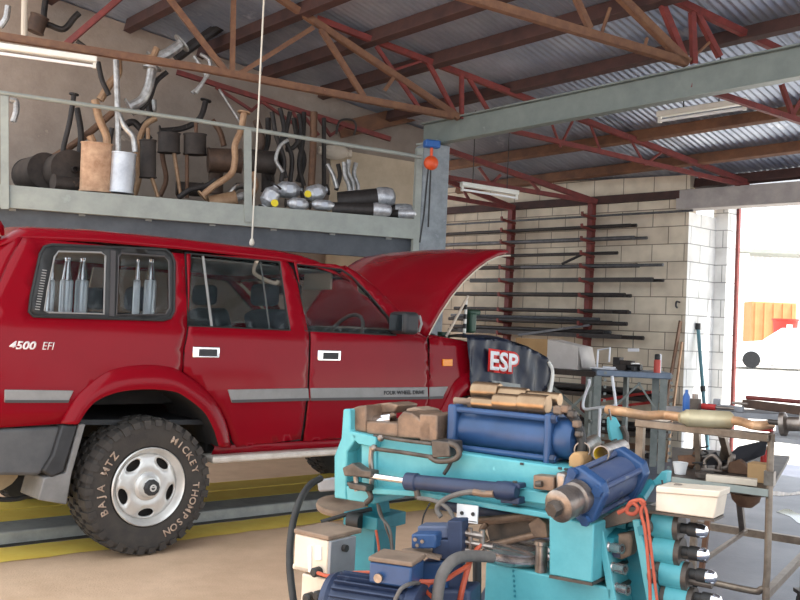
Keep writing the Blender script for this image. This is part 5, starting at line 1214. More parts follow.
mb = MB(); mb.lathe([(.02, -.03), (.03, -.03), (.03, 0)], a, KX, 16); mb.build('gland', 'steel_worn', bend)
ktube('return_hose', [(566, 410, .1), (574, 418, .1), (580, 432, .1), (582, 448, .1), (578, 462, .1)], 10, .1, 'hose_black')
for x, y, r, m in ((559, 410, .016, 'grime_brown'), (566, 409, .015, 'die_steel'), (572, 414, .014, 'steel_dirty'), (577, 424, .013, 'grime_brown'), (579, 434, .012, 'steel_dirty')):
    mb = MB(); mb.box(K(x, y, .08), (r*2, r*2.2, r*1.8), KX, KY); mb.build('hose_fitting', m, bend, bevel=.006)
# stepped bronze mandrels lying on the cylinder
def mandrel(lab, steps, back, lift=0):
    p = K(steps[0][0], steps[0][2], back); t = thing('stepped_mandrel', lab, 'mandrel', p, 0, 'stepped mandrels on the blue cylinder')
    x_end = steps[-1][1]; z0 = p.z
    for x0, x1, y, w in steps:
        q0 = K(x0, y, back); q1 = K(x1, y, back); L2 = (q1-q0).dot(KX); r = w/2/930*3.22
        c = q0; cz_ = a.z+.076+r+lift; c = V((q0.x, q0.y, cz_)); mb = MB(); mb.lathe([(r*.55, 0), (r*.92, 0), (r, .005), (r, L2-.005), (r*.92, L2), (r*.55, L2)], c, KX, 24); mb.build('step', 'bronze', t)
    return t
mandrel('bronze stepped mandrel lying behind, its thick end to the left', [(474, 500, 394, 19), (500, 528, 397, 16), (528, 560, 402, 14)], .165, .022)
mandrel('bronze stepped mandrel lying in front, its thick end to the right', [(473, 495, 403, 11), (495, 520, 404, 17), (520, 548, 407, 19)], .075)
p = K(462, 402, .1); p.z = a.z+.078; t = thing('bolt', 'short dull bolt lying left of the bronze mandrels', 'bolt', p); mb = MB(); mb.cyl(p+Z*.014-KX*.03, p+Z*.014+KX*.03, .013, 12); mb.build('shank', 'grime_brown', t); mb = MB(); mb.lathe([(.02, 0), (.02, .018)], p+Z*.014+KX*.03, KX, 6); mb.build('head', 'grime_brown', t)
# second short cylinder, pointing at the camera
c0 = dp(584, 494, 2.86); c1 = dp(623, 475, 3.0); d2 = (c1-c0).normalized(); s2 = d2.cross(Z).normalized()
L2 = (c1-c0).length; rr = math.radians(24); u2 = (Z*math.cos(rr)+s2*math.sin(rr)); v2 = s2*math.cos(rr)-Z*math.sin(rr)
mb = MB(); mb.cyl(c0, c1, .061, 32); mb.build('swing_cylinder', 'blue_grey', bend)
def sqp(c, h, th, nm, m):
    pts = []
    for k in range(4):
        for da in (-.22, .22):
            an = math.pi/4+k*math.pi/2+da; rad = h*1.25; pts.append(c+u2*(rad*math.cos(an))+v2*(rad*math.sin(an)))
    mb = MB(); mb.prism(pts, d2*th); return mb.build(nm, m, bend, bevel=.006)
sqp(c0-d2*.02, .07, .035, 'cylinder_flange', 'blue_paint'); sqp(c1-d2*.01, .07, .035, 'cylinder_flange', 'blue_paint')
for k in range(4):
    an = math.pi/4+k*math.pi/2; o_ = u2*(.073*math.cos(an))+v2*(.073*math.sin(an)); mb = MB(); mb.tube([c0+o_, c1+o_], .009, 10); mb.build('tie_rod', 'blue_grey', bend)
    mb = MB(); mb.lathe([(.018, -.034), (.018, -.02), (.01, -.02)], c0+o_, d2, 6); mb.build('tie_rod_nut', 'blue_paint', bend)
mb = MB(); mb.lathe([(.02, -.135), (.034, -.135), (.05, -.128), (.051, -.11), (.051, -.075), (.042, -.07), (.042, -.05), (.05, -.045), (.052, -.02)], c0, d2, 28); o = mb.build('nose_collar', 'steel_worn', bend)
mb = MB(); mb.lathe([(.001, -.165), (.022, -.165), (.024, -.16), (.024, -.132)], c0, d2, 6); mb.build('nose_bolt', 'steel_dirty', bend)
# block by the nose
kprism('stop_block', [(533, 475), (554, 477), (554, 492), (533, 489)], -.05, .08, 'die_steel'); ktube('stop_bolt', [(536, 484), (542, 484)], 6, -.06, 'steel_dirty', sm=False)
kprism('stop_roller', [(555, 472), (566, 474), (566, 492), (555, 490)], -.05, .07, 'steel_worn', .01)
# cabinet, tilted cover, swing die
zc = K(484, 562, -.02).z; x0 = K(484, 600, -.02); x1 = K(612, 600, -.02)
x0.z = x1.z = 0; mb = MB(); mb.prism([x0, x1, x1+Z*zc, x0+Z*zc], KY*.42); mb.build('cabinet', 'teal', bend, bevel=.006)
mb = MB()
for k in range(9): mb.box(K(513+.3*k, 566+5*k, -.022), (.006, .004, .008), KX, KY)
mb.build('rivet_row', 'teal_dark', bend)
kprism('cover_box', [(549, 517), (594, 524), (592, 583), (549, 575)], -.09, .2, 'teal', .005)
kprism('cover_edge', [(549, 575), (592, 583), (592, 586), (549, 578)], -.095, .2, 'steel_dirty', 0)
p = K(516, 557, .06); p.z = zc+.0; mb = MB(); mb.lathe([(.03, 0), (.085, .0), (.105, .012), (.118, .02), (.119, .026), (.106, .032), (.1, .036), (.112, .042), (.113, .047), (.1, .056), (.06, .062), (.0, .062)], p, Z, 40, cap=False); o = mb.build('bending_die', 'die_chrome', bend); o['label'] = 'round polished bending die'
p = K(541, 566, -.0); p.z = zc; mb = MB(); mb.lathe([(.02, 0), (.02, .085), (.026, .088), (.026, .1), (.012, .104)], p, Z, 18); mb.build('roller_pin', 'steel_worn', bend)
kprism('pin_bracket', [(528, 524), (538, 516), (546, 524), (548, 538), (534, 538), (530, 530)], .0, .04, 'die_steel')
for pts, w in (([(465, 521), (500, 519), (541, 514)], 8), ([(466, 521), (463, 532), (466, 544)], 8), ([(487, 523), (482, 531), (486, 541)], 7), ([(466, 544), (490, 545), (520, 538), (545, 533)], 7), ([(489, 523), (520, 519), (540, 519)], 5)):
    ktube('link_frame', pts, w, .03, 'die_steel')
kprism('link_plate', [(486, 524), (540, 518), (540, 536), (490, 543)], .09, .02, 'steel_dirty', 0)
ktube('cross_cylinder', [(440, 503), (522, 517)], 15, .14, 'blue_dark', sm=False, n=20)
kprism('name_plate', [(457, 503.5), (478, 506), (477, 524), (456.5, 521)], -.07, .006, 'tag_white', 0); 
for x in (462, 473): mb = MB(); mb.lathe([(.001, -.004), (.006, -.004), (.007, 0)], K(x, 513+(x-462)*.1, -.072), KY, 8); mb.build('plate_screw', 'hose_black', bend)
kprism('plate_line', [(458, 519.2), (476.5, 521.8), (476.5, 522.6), (458, 520)], -.0715, .002, 'hose_black', 0)
# pedestal under the arm's left end
pz = K(360, 526, .1).z; q0 = K(346, 560, .1); q1 = K(374, 560, .1); q0.z = q1.z = 0
mb = MB(); mb.prism([q0, q1, q1+Z*pz, q0+Z*pz], KY*.14); mb.build('pedestal', 'teal_dark', bend, bevel=.004)
mb = MB(); mb.prism([q0+Z*(pz-.0)-KX*.0-KY*.03, q1+Z*pz+KX*.03-KY*.03, q1+Z*(pz+.05)+KX*.03-KY*.03, q0+Z*(pz+.05)-KY*.03], KY*.19); mb.build('pedestal_cap', 'teal_dark', bend, bevel=.004)
mb = MB(); mb.prism([q1+Z*(pz+.04)+KY*.05-KX*.07, q1+Z*(pz+.04)+KY*.05-KX*.01, K(376, 500, .1)+KY*.02, K(364, 498, .1)+KY*.02], KY*.06); mb.build('pedestal_neck', 'teal_dark', bend)
p = K(356, 521, .05); mb = MB(); mb.lathe([(.02, -.03), (.03, -.03), (.03, .02), (.02, .02)], p, KX+KY*.2, 16); mb.build('lever_hub', 'hose_black', bend); ktube('lever', [(321, 522, -.02), (345, 515, .05), (372, 509, .12)], 5, .05, 'hose_black', sm=False)
p = K(341, 503, .3); mb = MB(); mb.lathe([(.0, -.025), (.1, -.025), (.104, -.012), (.1, .0), (.0, .004)], p, (Z+KX*.12-KY*.12).normalized(), 28, cap=False); mb.build('round_plate', 'grime_brown', bend); 
p2 = p-Z*.02; mb = MB(); mb.tube([p2, p2+KX*.12-Z*.02, q1+Z*(pz+.02)+KY*.05], .02, 8); mb.build('plate_arm', 'steel_dirty', bend)
kprism('hose_block', [(316, 480), (336, 477), (338, 491), (318, 492)], .25, .08, 'grey_panel', .008)
# feet / base of the machine on the floor (below the frame)
mb = MB(); p = K(350, 600, .0); q_ = K(610, 600, .0); p.z = q_.z = .05; mb.bar(p+KY*.1, q_+KY*.1, .12, .1); mb.bar(p+KY*.32, q_+KY*.32, .12, .1); mb.build('base_frame', 'teal_dark', bend)
# hoses of the machine
ktube('pressure_hose', [(321, 478, .22), (309, 486, .15), (298, 505, .05), (291, 535, 0), (290, 570, -.05), (296, 620, -.1)], 8.5, 0, 'hose_black', n=14)
ktube('pressure_hose', [(486, 493), (470, 492), (452, 496), (440, 503), (437, 510), (441, 517)], 5.5, -.1, 'hose_grey')
ktube('pressure_hose', [(418, 498), (432, 500), (445, 506), (453, 517), (455, 532)], 4.5, -.1, 'hose_grey')
ktube('fitting', [(474, 492), (484, 494), (494, 494)], 7, -.1, 'die_steel', sm=False)
ktube('thin_wire', [(430, 503), (424, 515), (421, 530)], 1.8, -.1, 'hose_black')
ktube('thin_hose', [(377, 500), (380, 515), (390, 530), (393, 560), (394, 590)], 3, .02, 'hose_grey'); ktube('thin_hose', [(379, 505), (386, 528), (391, 545), (392, 580)], 2.4, .05, 'steel_dirty')
ktube('red_wire', [(376, 530), (379, 550), (378, 568)], 3, .02, 'cable_orange')
# ------------------------------------------------------------------ control cabinet
c_ = dp(328, 545, 3.05); zt = dp(328, 541, 3.05).z; e = V((c_.x, c_.y, 0)); lf = V((-.80, .60, 0)); rt = V((.6, .8, 0))
ctl = thing('control_cabinet', 'cream and grey switch cabinet with dark knobs left of the turquoise pedestal', 'cabinet', e)
mb = MB(); zb2 = dp(328, 578, 3.05).z; mb.prism([e+lf*.155, e, e+rt*.13, e+lf*.155+rt*.13], Z*.02); mb.v = [v+Z*zb2 for v in mb.v]; mb.prism([e+lf*.15+Z*zb2, e+Z*zb2, e+Z*zt, e+lf*.15+Z*zt], rt*.125); mb.build('upper_box', 'cream_paint', ctl, bevel=.006)
mb = MB(); n_ = V((.8, -.6, 0)); mb.prism([e+Z*(zb2+.0)+n_*.001, e+rt*.13+Z*(zb2)+n_*.001, e+rt*.13+Z*zt+n_*.001, e+Z*zt+n_*.001], n_*.012); mb.build('side_panel', 'grey_panel', ctl, bevel=.003)
mb = MB(); mb.prism([e+lf*.152+Z*(zt+.001)-rt*.004, e+Z*(zt+.001)-rt*.004-lf*.004, e+rt*.17+Z*(zt+.001)-lf*.004, e+lf*.152+rt*.17+Z*(zt+.001)], Z*.016); o = mb.build('lid', 'grime_brown', ctl, bevel=.004); o['label'] = 'brown grimy lid'
mb = MB(); mb.prism([e+lf*.11, e, e+rt*.12, e+lf*.11+rt*.12], Z*(zb2-.004)); mb.build('lower_box', 'cream_paint', ctl, bevel=.006)
fN = -rt
for k, (x, y, r) in enumerate(((320, 571, .016), (312.5, 597, .018), (322.5, 594, .016))):
    q = hit(x, y, e, rt); mb = MB(); mb.lathe([(r*.6, 0), (r, .004), (r, .03), (r*.7, .036)], q, -rt, 14); mb.build('knob', 'hose_black', ctl)
for (x0_, x1_, y0_, y1_) in ((316, 322, 546, 560), (309, 312, 546, 572)):
    mb = MB(); mb.prism([hit(x0_, y1_, e, rt), hit(x1_, y1_, e, rt), hit(x1_, y0_, e, rt), hit(x0_, y0_, e, rt)], -rt*.006); mb.build('switch_plate', 'tag_white', ctl, bevel=.002)
q = hit(340, 547, e, V((-.8, .6, 0))); mb = MB(); mb.lathe([(.008, 0), (.012, .004), (.012, .018)], q+n_*.012, n_, 12); mb.build('knob', 'hose_black', ctl)
# ------------------------------------------------------------------ hydraulic power pack
pk = thing('hydraulic_power_pack', 'blue electric motor and pump with orange cables in front of the machine', 'power pack', dp(400, 560, 2.75)*1-Z*dp(400, 560, 2.75).z)
mc = dp(376, 606, 2.72); MX = V((.93, -.36, 0)).normalized(); MY = V((.36, .93, 0)).normalized(); mz = dp(376, 575, 2.72).z-.102; mc.z = mz
mb = MB(); mb.lathe([(.03, -.15), (.085, -.15), (.092, -.13), (.084, -.12), (.084, .10), (.092, .11), (.092, .14), (.03, .145)], mc, MX, 32); mb.build('motor', 'blue_dark', pk)
for k in range(22):
    an = math.radians(-60+k*14); o_ = Z*math.cos(an)+MY*math.sin(an); mb = MB() if k == 0 else mb
    mb.bar(mc+o_*.09-MX*.115, mc+o_*.09+MX*.095, .005, .016, o_)
mb.build('cooling_fins', 'blue_dark', pk)
bx = mc+Z*.112+MX*.06; mb = MB(); mb.box(bx+Z*.01, (.13, .11, .06), MX, MY); tb = mb.build('terminal_box', 'blue_paint', pk, bevel=.006)
mb = MB(); mb.box(bx+Z*.048, (.136, .116, .014), MX, MY); o = mb.build('box_lid', 'grime_brown', tb, bevel=.004); o['label'] = 'dusty brown lid'
mb = MB(); mb.lathe([(.008, 0), (.013, .006), (.013, .016)], bx-MY*.056-MX*.03, -MY, 12); mb.build('cable_gland', 'steel_worn', tb)
# tank
mb = MB(); mb.box(V((mc.x, mc.y, 0))+MX*.1+MY*.12+Z*(mz-.1)/2, (.62, .42, mz-.1), MX, MY); mb.build('oil_tank', 'blue_dark', pk, bevel=.01)
mb = MB(); mb.box(mc-Z*.095, (.2, .14, .02), MX, MY); mb.build('motor_foot', 'blue_dark', pk)
def D(x, y, d): return dp(x, y, d)
def dbox(nm, x0_, y0_, x1_, y1_, d, th, m, bev=.004):
    p = [D(x0_, y1_, d), D(x1_, y1_, d), D(x1_, y0_, d), D(x0_, y0_, d)]; mb = MB(); mb.prism(p, MY*th); return mb.build(nm, m, pk, bevel=bev)
dbox('pump_column', 447, 521, 462, 640, 2.82, .07, 'blue_dark'); dbox('solenoid', 411, 534, 436, 549, 2.78, .06, 'blue_paint', .006); dbox('solenoid_top', 417, 526, 450, 539, 2.83, .07, 'blue_grey', .006)
dbox('valve_body', 432, 540, 450, 560, 2.82, .07, 'blue_dark'); dbox('valve_lower', 420, 562, 447, 592, 2.8, .1, 'blue_paint', .008); dbox('pump_body', 424, 590, 470, 660, 2.78, .12, 'blue_dark', .01)
p = D(424, 553, 2.78); mb = MB(); mb.prism([D(402, 549, 2.74), D(420, 546, 2.9), D(444, 552, 2.9), D(440, 558, 2.74)], -Z*.008); mb.build('drip_tray', 'grime_brown', pk)
for x, y in ((416, 539), (423, 541), (418, 545)): mb = MB(); mb.lathe([(.004, 0), (.006, .004), (.006, .01)], D(x, y, 2.78), -MY, 8); mb.build('bolt', 'steel_worn', pk)
def dtube(nm, pts, w, m, n=10, dd=2.8):
    P_ = [dp(q[0], q[1], q[2] if len(q) > 2 else dd) for q in pts]; mb = MB(); mb.tube(spline(P_, 6) if len(P_) > 2 else P_, w/2/930*dd, n); return mb.build(nm, m, pk)
for (x0_, y0_, x1_, y1_, w) in ((459, 532, 482, 536, 7), (461, 541, 492, 547, 6), (470, 528, 470, 552, 6), (456, 548, 474, 552, 7), (482, 530, 482, 548, 6), (466, 552, 464, 568, 6)):
    dtube('pipe_fitting', [(x0_, y0_), (x1_, y1_)], w, 'steel_worn', dd=2.86)
dtube('suction_hose', [(492, 557, 2.84), (470, 556, 2.78), (454, 560, 2.72), (443, 573, 2.68), (438, 592, 2.66), (436, 625, 2.66)], 11.5, 'hose_grey', 16)
dtube('orange_cable', [(318, 573, 2.93), (330, 576, 2.86), (352, 573, 2.8), (372, 572.5, 2.76)], 4, 'cable_orange', dd=2.75); dtube('orange_cable', [(404, 573, 2.72), (412, 580, 2.7), (428, 582, 2.7), (444, 580, 2.7), (456, 573, 2.76), (468, 565, 2.8), (472, 556, 2.84), (482, 543, 2.86)], 5, 'cable_orange')
dtube('orange_cable', [(470, 560, 2.82), (466, 575, 2.8), (462, 590, 2.78), (458, 612, 2.78)], 6, 'cable_orange'); dtube('orange_cable', [(432, 597, 2.68), (426, 590, 2.72), (430, 582, 2.74)], 4, 'cable_orange')
dtube('cable_gland', [(408, 570, 2.76), (414, 565, 2.8)], 10, 'steel_dirty'); dtube('grey_hose', [(395, 600, 2.6), (402, 588, 2.6), (414, 583, 2.64), (420, 584, 2.7)], 4, 'hose_grey'); dtube('grey_hose', [(470, 552, 2.9), (466, 575, 2.9), (452, 600, 2.85)], 5, 'hose_grey')
dtube('black_pipe', [(477, 560, 3.0), (477, 610, 3.0)], 9, 'hose_black', dd=3.0)
# ------------------------------------------------------------------ die rack at the right end
rk = thing('die_rack', 'turquoise slotted rack holding steel dies at the right end of the machine', 'rack', K(630, 640, .0)*1-Z*K(630, 640, .0).z)
def rprism(nm, pts, back, depth, m, bev=.003):
    mb = MB(); mb.prism(kp(pts, back), KY*depth); return mb.build(nm, m, rk, bevel=bev)
rprism('side_plate', [(596, 528), (602, 526), (618, 610), (630, 680), (624, 680), (610, 610)], -.02, .16, 'teal'); rprism('side_plate', [(632, 520), (639, 520), (657, 610), (668, 680), (660, 680), (648, 610)], -.02, .16, 'teal')
rprism('back_panel', [(600, 527), (634, 522), (650, 610), (660, 680), (628, 680), (614, 610)], .1, .015, 'teal_dark', 0); rprism('top_plate', [(594, 524), (622, 506), (640, 508), (640, 520), (600, 530)], .0, .14, 'steel_dirty')
rprism('slot', [(637, 527), (644, 524), (645, 534), (639, 536)], -.03, .02, 'teal_dark', 0)
for (y, x) in ((522, 640), (548, 645), (573, 650), (598, 655)):
    mb = MB(); p = K(x, y, .05); mb.tube([p, p+KX*.19], .012, 10); mb.build('peg', 'steel_dirty', rk)
mb = MB(); f = K(630, 600, .04); f.z = .0; mb.box(f+Z*.02+KX*.05, (.3, .3, .04), KX, KY); mb.build('foot', 'teal_dark', rk)
mb = MB(); q = K(648, 650, .05); mb.bar(V((q.x, q.y, .02)), q, .1, .06, KX); mb.build('stand', 'teal_dark', rk)
DL = ['small chrome die topmost in the turquoise rack below the grey block', 'small chrome die in the middle of the turquoise rack', 'small chrome die lowest in the turquoise rack']
for i, (x, y) in enumerate(((611, 547), (614, 567.5), (617, 588))):
    p = K(x, y, .0); d = (KX*.94+V((0, 0, .06))-KY*.25).normalized(); t = thing('steel_die', DL[i], 'die', p, 0, 'chrome dies in the rack')
    L3 = .062; mb = MB(); mb.lathe([(.014, -.005), (.0165, -.005), (.0165, .018), (.013, .021), (.013, .026), (.016, .029), (.016, L3), (.009, L3), (.009, L3-.02)], p-d*.02, d, 20); mb.build('body', 'die_chrome', t); mb = MB(); mb.tube([p+KY*.02, p+KY*.12], .008, 8); mb.build('pin', 'steel_dirty', t)
p = K(620, 547, .06); t = thing('clamp_block', 'grey rounded clamp block with blue smear at the top of the die rack', 'block', p); mb = MB(); mb.prism(kp([(608, 541), (618, 534), (630, 533), (632, 541), (630, 556), (621, 560), (611, 557)], .02), KY*.06); mb.build('body', 'grime_brown', t, bevel=.008); mb = MB(); mb.prism(kp([(611, 552), (620, 551), (620, 558), (613, 557)], .016), KY*.01); mb.build('smear', 'blue_dark', t)
RL = ['turquoise roller die topmost on the rack pegs', 'turquoise roller die second from the top on the rack pegs', 'turquoise roller die third from the top on the rack pegs', 'turquoise roller die lowest on the rack pegs']
for i, (y, x, px, py) in enumerate(((523, 655, 690, 530), (548, 656, 690, 551), (572, 663, 692, 570), (597, 668, 692, 591))):
    p = K(x, y, .05); t = thing('roller_die', RL[i], 'die', p, 0, 'roller dies on the rack'); r = .043
    mb = MB(); mb.lathe([(.015, 0), (r, 0), (r, .066), (.015, .066)], p, KX, 28); mb.build('roller', 'teal', t)
    mb = MB(); mb.lathe([(.015, .066), (r*1.02, .066), (r*1.02, .082), (.015, .082)], p, KX, 28); mb.lathe([(.015, -.014), (r*.98, -.014), (r*.98, 0), (.015, 0)], p, KX, 28); mb.build('flange', 'steel_dirty', t)
    q = K(px-8, py, .05); mb = MB(); q = p+KX*.082; q.z = K(px, py, .05).z*.5+p.z*.5; mb.lathe([(.016, 0), (.016, .02), (.021, .022), (.021, .05)], q, KX, 16); mb.build('peg_end', 'hose_black', t); mb = MB(); mb.lathe([(.0215, .05), (.0215, .062), (.017, .074), (.006, .08)], q, KX, 16); o = mb.build('chrome_tip', 'chrome', t); 
    if i in (0, 2): mb = MB(); q2 = K(648+4*i//2, y+4, -.02); mb.ball(q2, .02, 12, (.8, 1, 1.1)); mb.build('side_knob', 'steel_dirty', t)
t = thing('orange_strap', 'worn orange strap knotted over the die rack and hanging down', 'strap', K(640, 505, -.06))
for pts, w in (([(618, 513), (626, 509), (632, 503), (638, 508), (634, 514), (627, 512), (630, 503), (640, 500), (645, 503)], 4), ([(645, 503), (641, 512), (645, 530), (648, 560), (650, 590), (650, 630)], 3.6), ([(640, 502), (646, 510), (650, 540), (654, 575), (660, 625)], 3)):
    mb = MB(); mb.tube(spline([K(x, y, -.06) for x, y in pts], 5), w/2/930*2.85, 8); mb.build('strand', 'strap_orange', t)
# white switch box on an arm
wb = -.02; sw_ = thing('switch_box', 'long dirty white box on a bracket right of the short blue cylinder', 'box', K(685, 515, wb))
mb = MB(); mb.prism(kp([(656, 492), (718, 497), (714, 519), (655, 511)], wb), KY*.1); mb.build('body', 'cream_paint', sw_, bevel=.004); mb = MB(); mb.prism(kp([(656, 486), (720, 491), (719, 498), (655.5, 492.5)], wb-.006), KY*.112); mb.build('lid', 'cream_paint', sw_, bevel=.004)
mb = MB(); mb.prism(kp([(636, 509), (656, 511.5), (714, 519.5), (714, 522), (655, 514), (636, 512)], wb), KY*.1); mb.build('bracket', 'steel_dirty', sw_)
for x, y in ((662, 488), (678, 487), (690, 492), (703, 493)): mb = MB(); mb.box(K(x, y-1, wb+.05), (.02, .02, .012), KX, KY); mb.build('lid_clip', 'steel_worn', sw_)
mb = MB(); mb.tube([K(663, 488, .03), K(662, 480, .03)], .003, 6); mb.build('wire', 'hose_black', sw_)
# open tubes beside the short cylinder
def open_tube(lab, p, q, r, m, mi):
    t = thing('tube_offcut', lab, 'tube', p, 0, 'tube offcuts on the machine'); d = q-p; L3 = d.length
    mb = MB(); mb.lathe([(r*.86, .0), (r, 0), (r, L3), (r*.86, L3)], p, d, 24, cap=False); mb.build('tube', m, t); mb = MB(); mb.lathe([(r*.86, 0), (r*.84, L3)], p, d, 24, cap=False); mb.build('inner_wall', mi, t); return t
open_tube('dull steel tube offcut with open end above the blue cylinder', dp(582, 450, 3.05), dp(594, 442, 3.35), .027, 'steel_worn', 'tube_inner'); open_tube('steel tube offcut with yellow painted mouth above the blue cylinder', dp(601, 454, 2.98), dp(622, 447, 3.28), .027, 'steel_worn', 'yellow_inner')
p = K(573, 460, .1); t = thing('rust_lump', 'rusty brown casting between the two blue cylinders', 'casting', p); mb = MB(); mb.prism(kp([(568, 468), (568, 457), (573, 452), (580, 453), (583, 460), (582, 470)], .04), KY*.08); mb.build('body', 'carton', t, bevel=.008)
mb = MB(); mb.prism(kp([(568, 462), (600, 468), (604, 478), (566, 474)], .1), KY*.2); mb.build('deck', 'steel_dirty', bend)
mb = MB(); q = dp(615, 500, 3.05); mb.box(V((q.x, q.y, c0.z-.12)), (.2, .3, .03), s2, d2); mb.bar(V((q.x, q.y, .1)), V((q.x, q.y, c0.z-.1)), .16, .14, KX); mb.build('cylinder_stand', 'teal_dark', bend)
# turquoise clamp with a hook
p = dp(617, 432, 3.5); t = thing('hook_clamp', 'small turquoise clamp with a steel hook standing behind the short cylinder', 'clamp', p)
mb = MB(); mb.prism([dp(x, y, 3.5) for x, y in ((609, 418), (616, 417), (622, 428), (625, 440), (620, 448), (611, 440), (609, 428))], V((.0, .04, 0))); mb.build('plate', 'teal', t, bevel=.004)
mb = MB(); mb.tube(spline([dp(x, y, 3.49) for x, y in ((614, 440), (619, 449), (624, 446), (626, 436), (622, 426))], 4), .012, 8); mb.build('jaw', 'steel_dirty', t); mb = MB(); mb.tube([dp(620, 448, 3.5), dp(621, 470, 3.45)], .014, 8); mb.build('stem', 'steel_dirty', t); mb = MB(); mb.tube([dp(611, 420, 3.5), dp(609, 409, 3.5)], .004, 6); mb.build('wire', 'steel_worn', t)
p = K(656, 478, .25); t = thing('teal_bracket', 'turquoise bracket lying behind the white box', 'bracket', p); mb = MB(); mb.prism(kp([(646, 484), (655, 479), (662, 471), (667, 472), (666, 483), (650, 487)], .25), KY*.05); mb.build('plate', 'teal', t, bevel=.003)
mb = MB(); mb.tube([K(650, 484, .25), K(640, 500, .12)], .018, 8); mb.build('arm', 'teal_dark', t)
# ================================================================== steel trolley on the right
mat('tube_steel', (156, 140, 124), (124, 108, 94), scale=14, rough=.4, metal=.6)
mat('copper_pipe', (226, 178, 134), (198, 150, 112), scale=10, rough=.42, metal=.3)
mat('pale_gold', (214, 198, 162), (192, 174, 136), scale=7, rough=.4, metal=.35)
mat('black_sheet', (36, 36, 40), (48, 48, 52), scale=6, rough=.6)
mat('puddle', (60, 62, 70), rough=.03, spec=.8)
ZT, ZL, ZR = 1.03, .37, .80
tr = thing('steel_trolley', 'rusty tube steel trolley frame holding tools and exhaust parts on the right', 'trolley', V((gp(757, 591, ZL).x, gp(757, 591, ZL).y, 0)))
TL = gp(615, 419, ZT); TL2 = gp(641, 423, ZT); TR_ = gp(771, 438, ZT); BL = gp(680, 575, ZL); BR = gp(764, 592, ZL)
BRt = V((TR_.x, TR_.y, ZL)); RL = gp(708, 526, ZL); RR = gp(815, 543, ZL)
mb = MB(); mb.bar(TL2-(TR_-TL2).normalized()*.02, TR_, .05, .035); mb.build('top_rail', 'tube_steel', tr, bevel=.004)
mb = MB(); mb.tube(spline([TR_-Z*.01, TR_-Z*.3, BRt+Z*.06, BRt+Z*.015+(BL-BRt)*.06, BRt+(BL-BRt)*.2, BL], 6), .0145, 12); mb.build('bent_leg', 'tube_steel', tr)
mb = MB(); mb.tube([BRt+Z*.03, V((BRt.x, BRt.y, .1))], .016, 10); mb.build('leg', 'tube_steel', tr)
def caster(p):
    mb = MB(); mb.bar(V((p.x, p.y, .09)), V((p.x, p.y, .11)), .08, .08); mb.bar(V((p.x-.02, p.y, .04)), V((p.x-.02, p.y, .1)), .01, .05); mb.bar(V((p.x+.02, p.y, .04)), V((p.x+.02, p.y, .1)), .01, .05); c = mb.build('caster', 'steel_dirty', tr)
    mb = MB(); mb.lathe([(.01, -.015), (.045, -.015), (.045, .015), (.01, .015)], V((p.x, p.y, .045)), V((1, .2, 0)), 18); mb.build('caster_wheel', 'rubber', c)
caster(BRt)
TL3 = V((TL2.x, TL2.y, .0)); mb = MB(); mb.bar(V((TL2.x, TL2.y, .1)), TL2, .035, .035, KX); mb.build('leg', 'tube_steel', tr); caster(TL3)
mb = MB(); mb.bar(gp(708, 518, .66), BL.lerp(BRt, .25), .03, .02, KX); o = mb.build('strut', 'rust_brown', tr)
# rear frame
dR = (RR-RL).normalized(); RA_ = RL-dR*.08; RTa = V((RA_.x, RA_.y, ZT)); RTb = V((RR.x, RR.y, ZT))
mb = MB(); mb.bar(RA_, RR, .04, .04); mb.build('rear_bottom_rail', 'tube_steel', tr)
for p in (RA_, RR-dR*.05): mb = MB(); mb.bar(V((p.x, p.y, .1)), V((p.x, p.y, ZT)), .035, .035, KX); mb.build('leg', 'tube_steel', tr); caster(p)
mb = MB(); mb.bar(RTa, RTb, .04, .04); mb.build('rear_top_rail', 'tube_steel', tr)
mb = MB(); q = RL.lerp(RR, .34); mb.bar(V((q.x, q.y, ZL)), gp(739, 497, .62), .035, .03, KX); mb.bar(gp(739, 497, .62), gp(722, 434, ZT-.03), .035, .03, KX); mb.build('rear_strut', 'tube_steel', tr)
mb = MB(); mb.bar(TL2, RTa, .04, .035); mb.build('side_rail', 'tube_steel', tr); mb = MB(); mb.bar(TR_, RTb, .04, .035); mb.build('side_rail', 'tube_steel', tr)
mb = MB(); mb.bar(V((TL2.x, TL2.y, ZL)), RA_, .03, .03); mb.build('lower_side_rail', 'tube_steel', tr); mb = MB(); mb.bar(BRt, RR, .03, .03); mb.build('lower_side_rail', 'tube_steel', tr)
mb = MB(); mb.bar(gp(746, 531, .4), gp(704, 560, .4), .018, .018); mb.build('diagonal_brace', 'tube_steel', tr)
for pts in (((697, 428), (699, 470)), ((727, 430), (720, 470))):
    mb = MB(); mb.bar(gp(pts[0][0], pts[0][1], ZT-.02), gp(pts[1][0], pts[1][1], ZR), .03, .025, KX); mb.build('upright', 'tube_steel', tr)
tq = [gp(672, 480, ZR), gp(768, 493, ZR), gp(790, 456, ZR), gp(672, 447, ZR)]
mb = MB(); mb.prism(tq, -Z*.02); mb.build('tray', 'steel_dirty', tr)
mb = MB(); mb.bar(tq[0], tq[1], .012, .03); mb.build('tray_edge', 'grey_steel', tr)
for k, (z_, y_) in enumerate(((.0, 0),)):
    mb = MB(); c = gp(769.5, 475, .0)*0+V((TR_.x, TR_.y, .86)); mb.box(c, (.04, .04, .06), KX, KY); mb.build('weld_sleeve', 'steel_worn', tr)
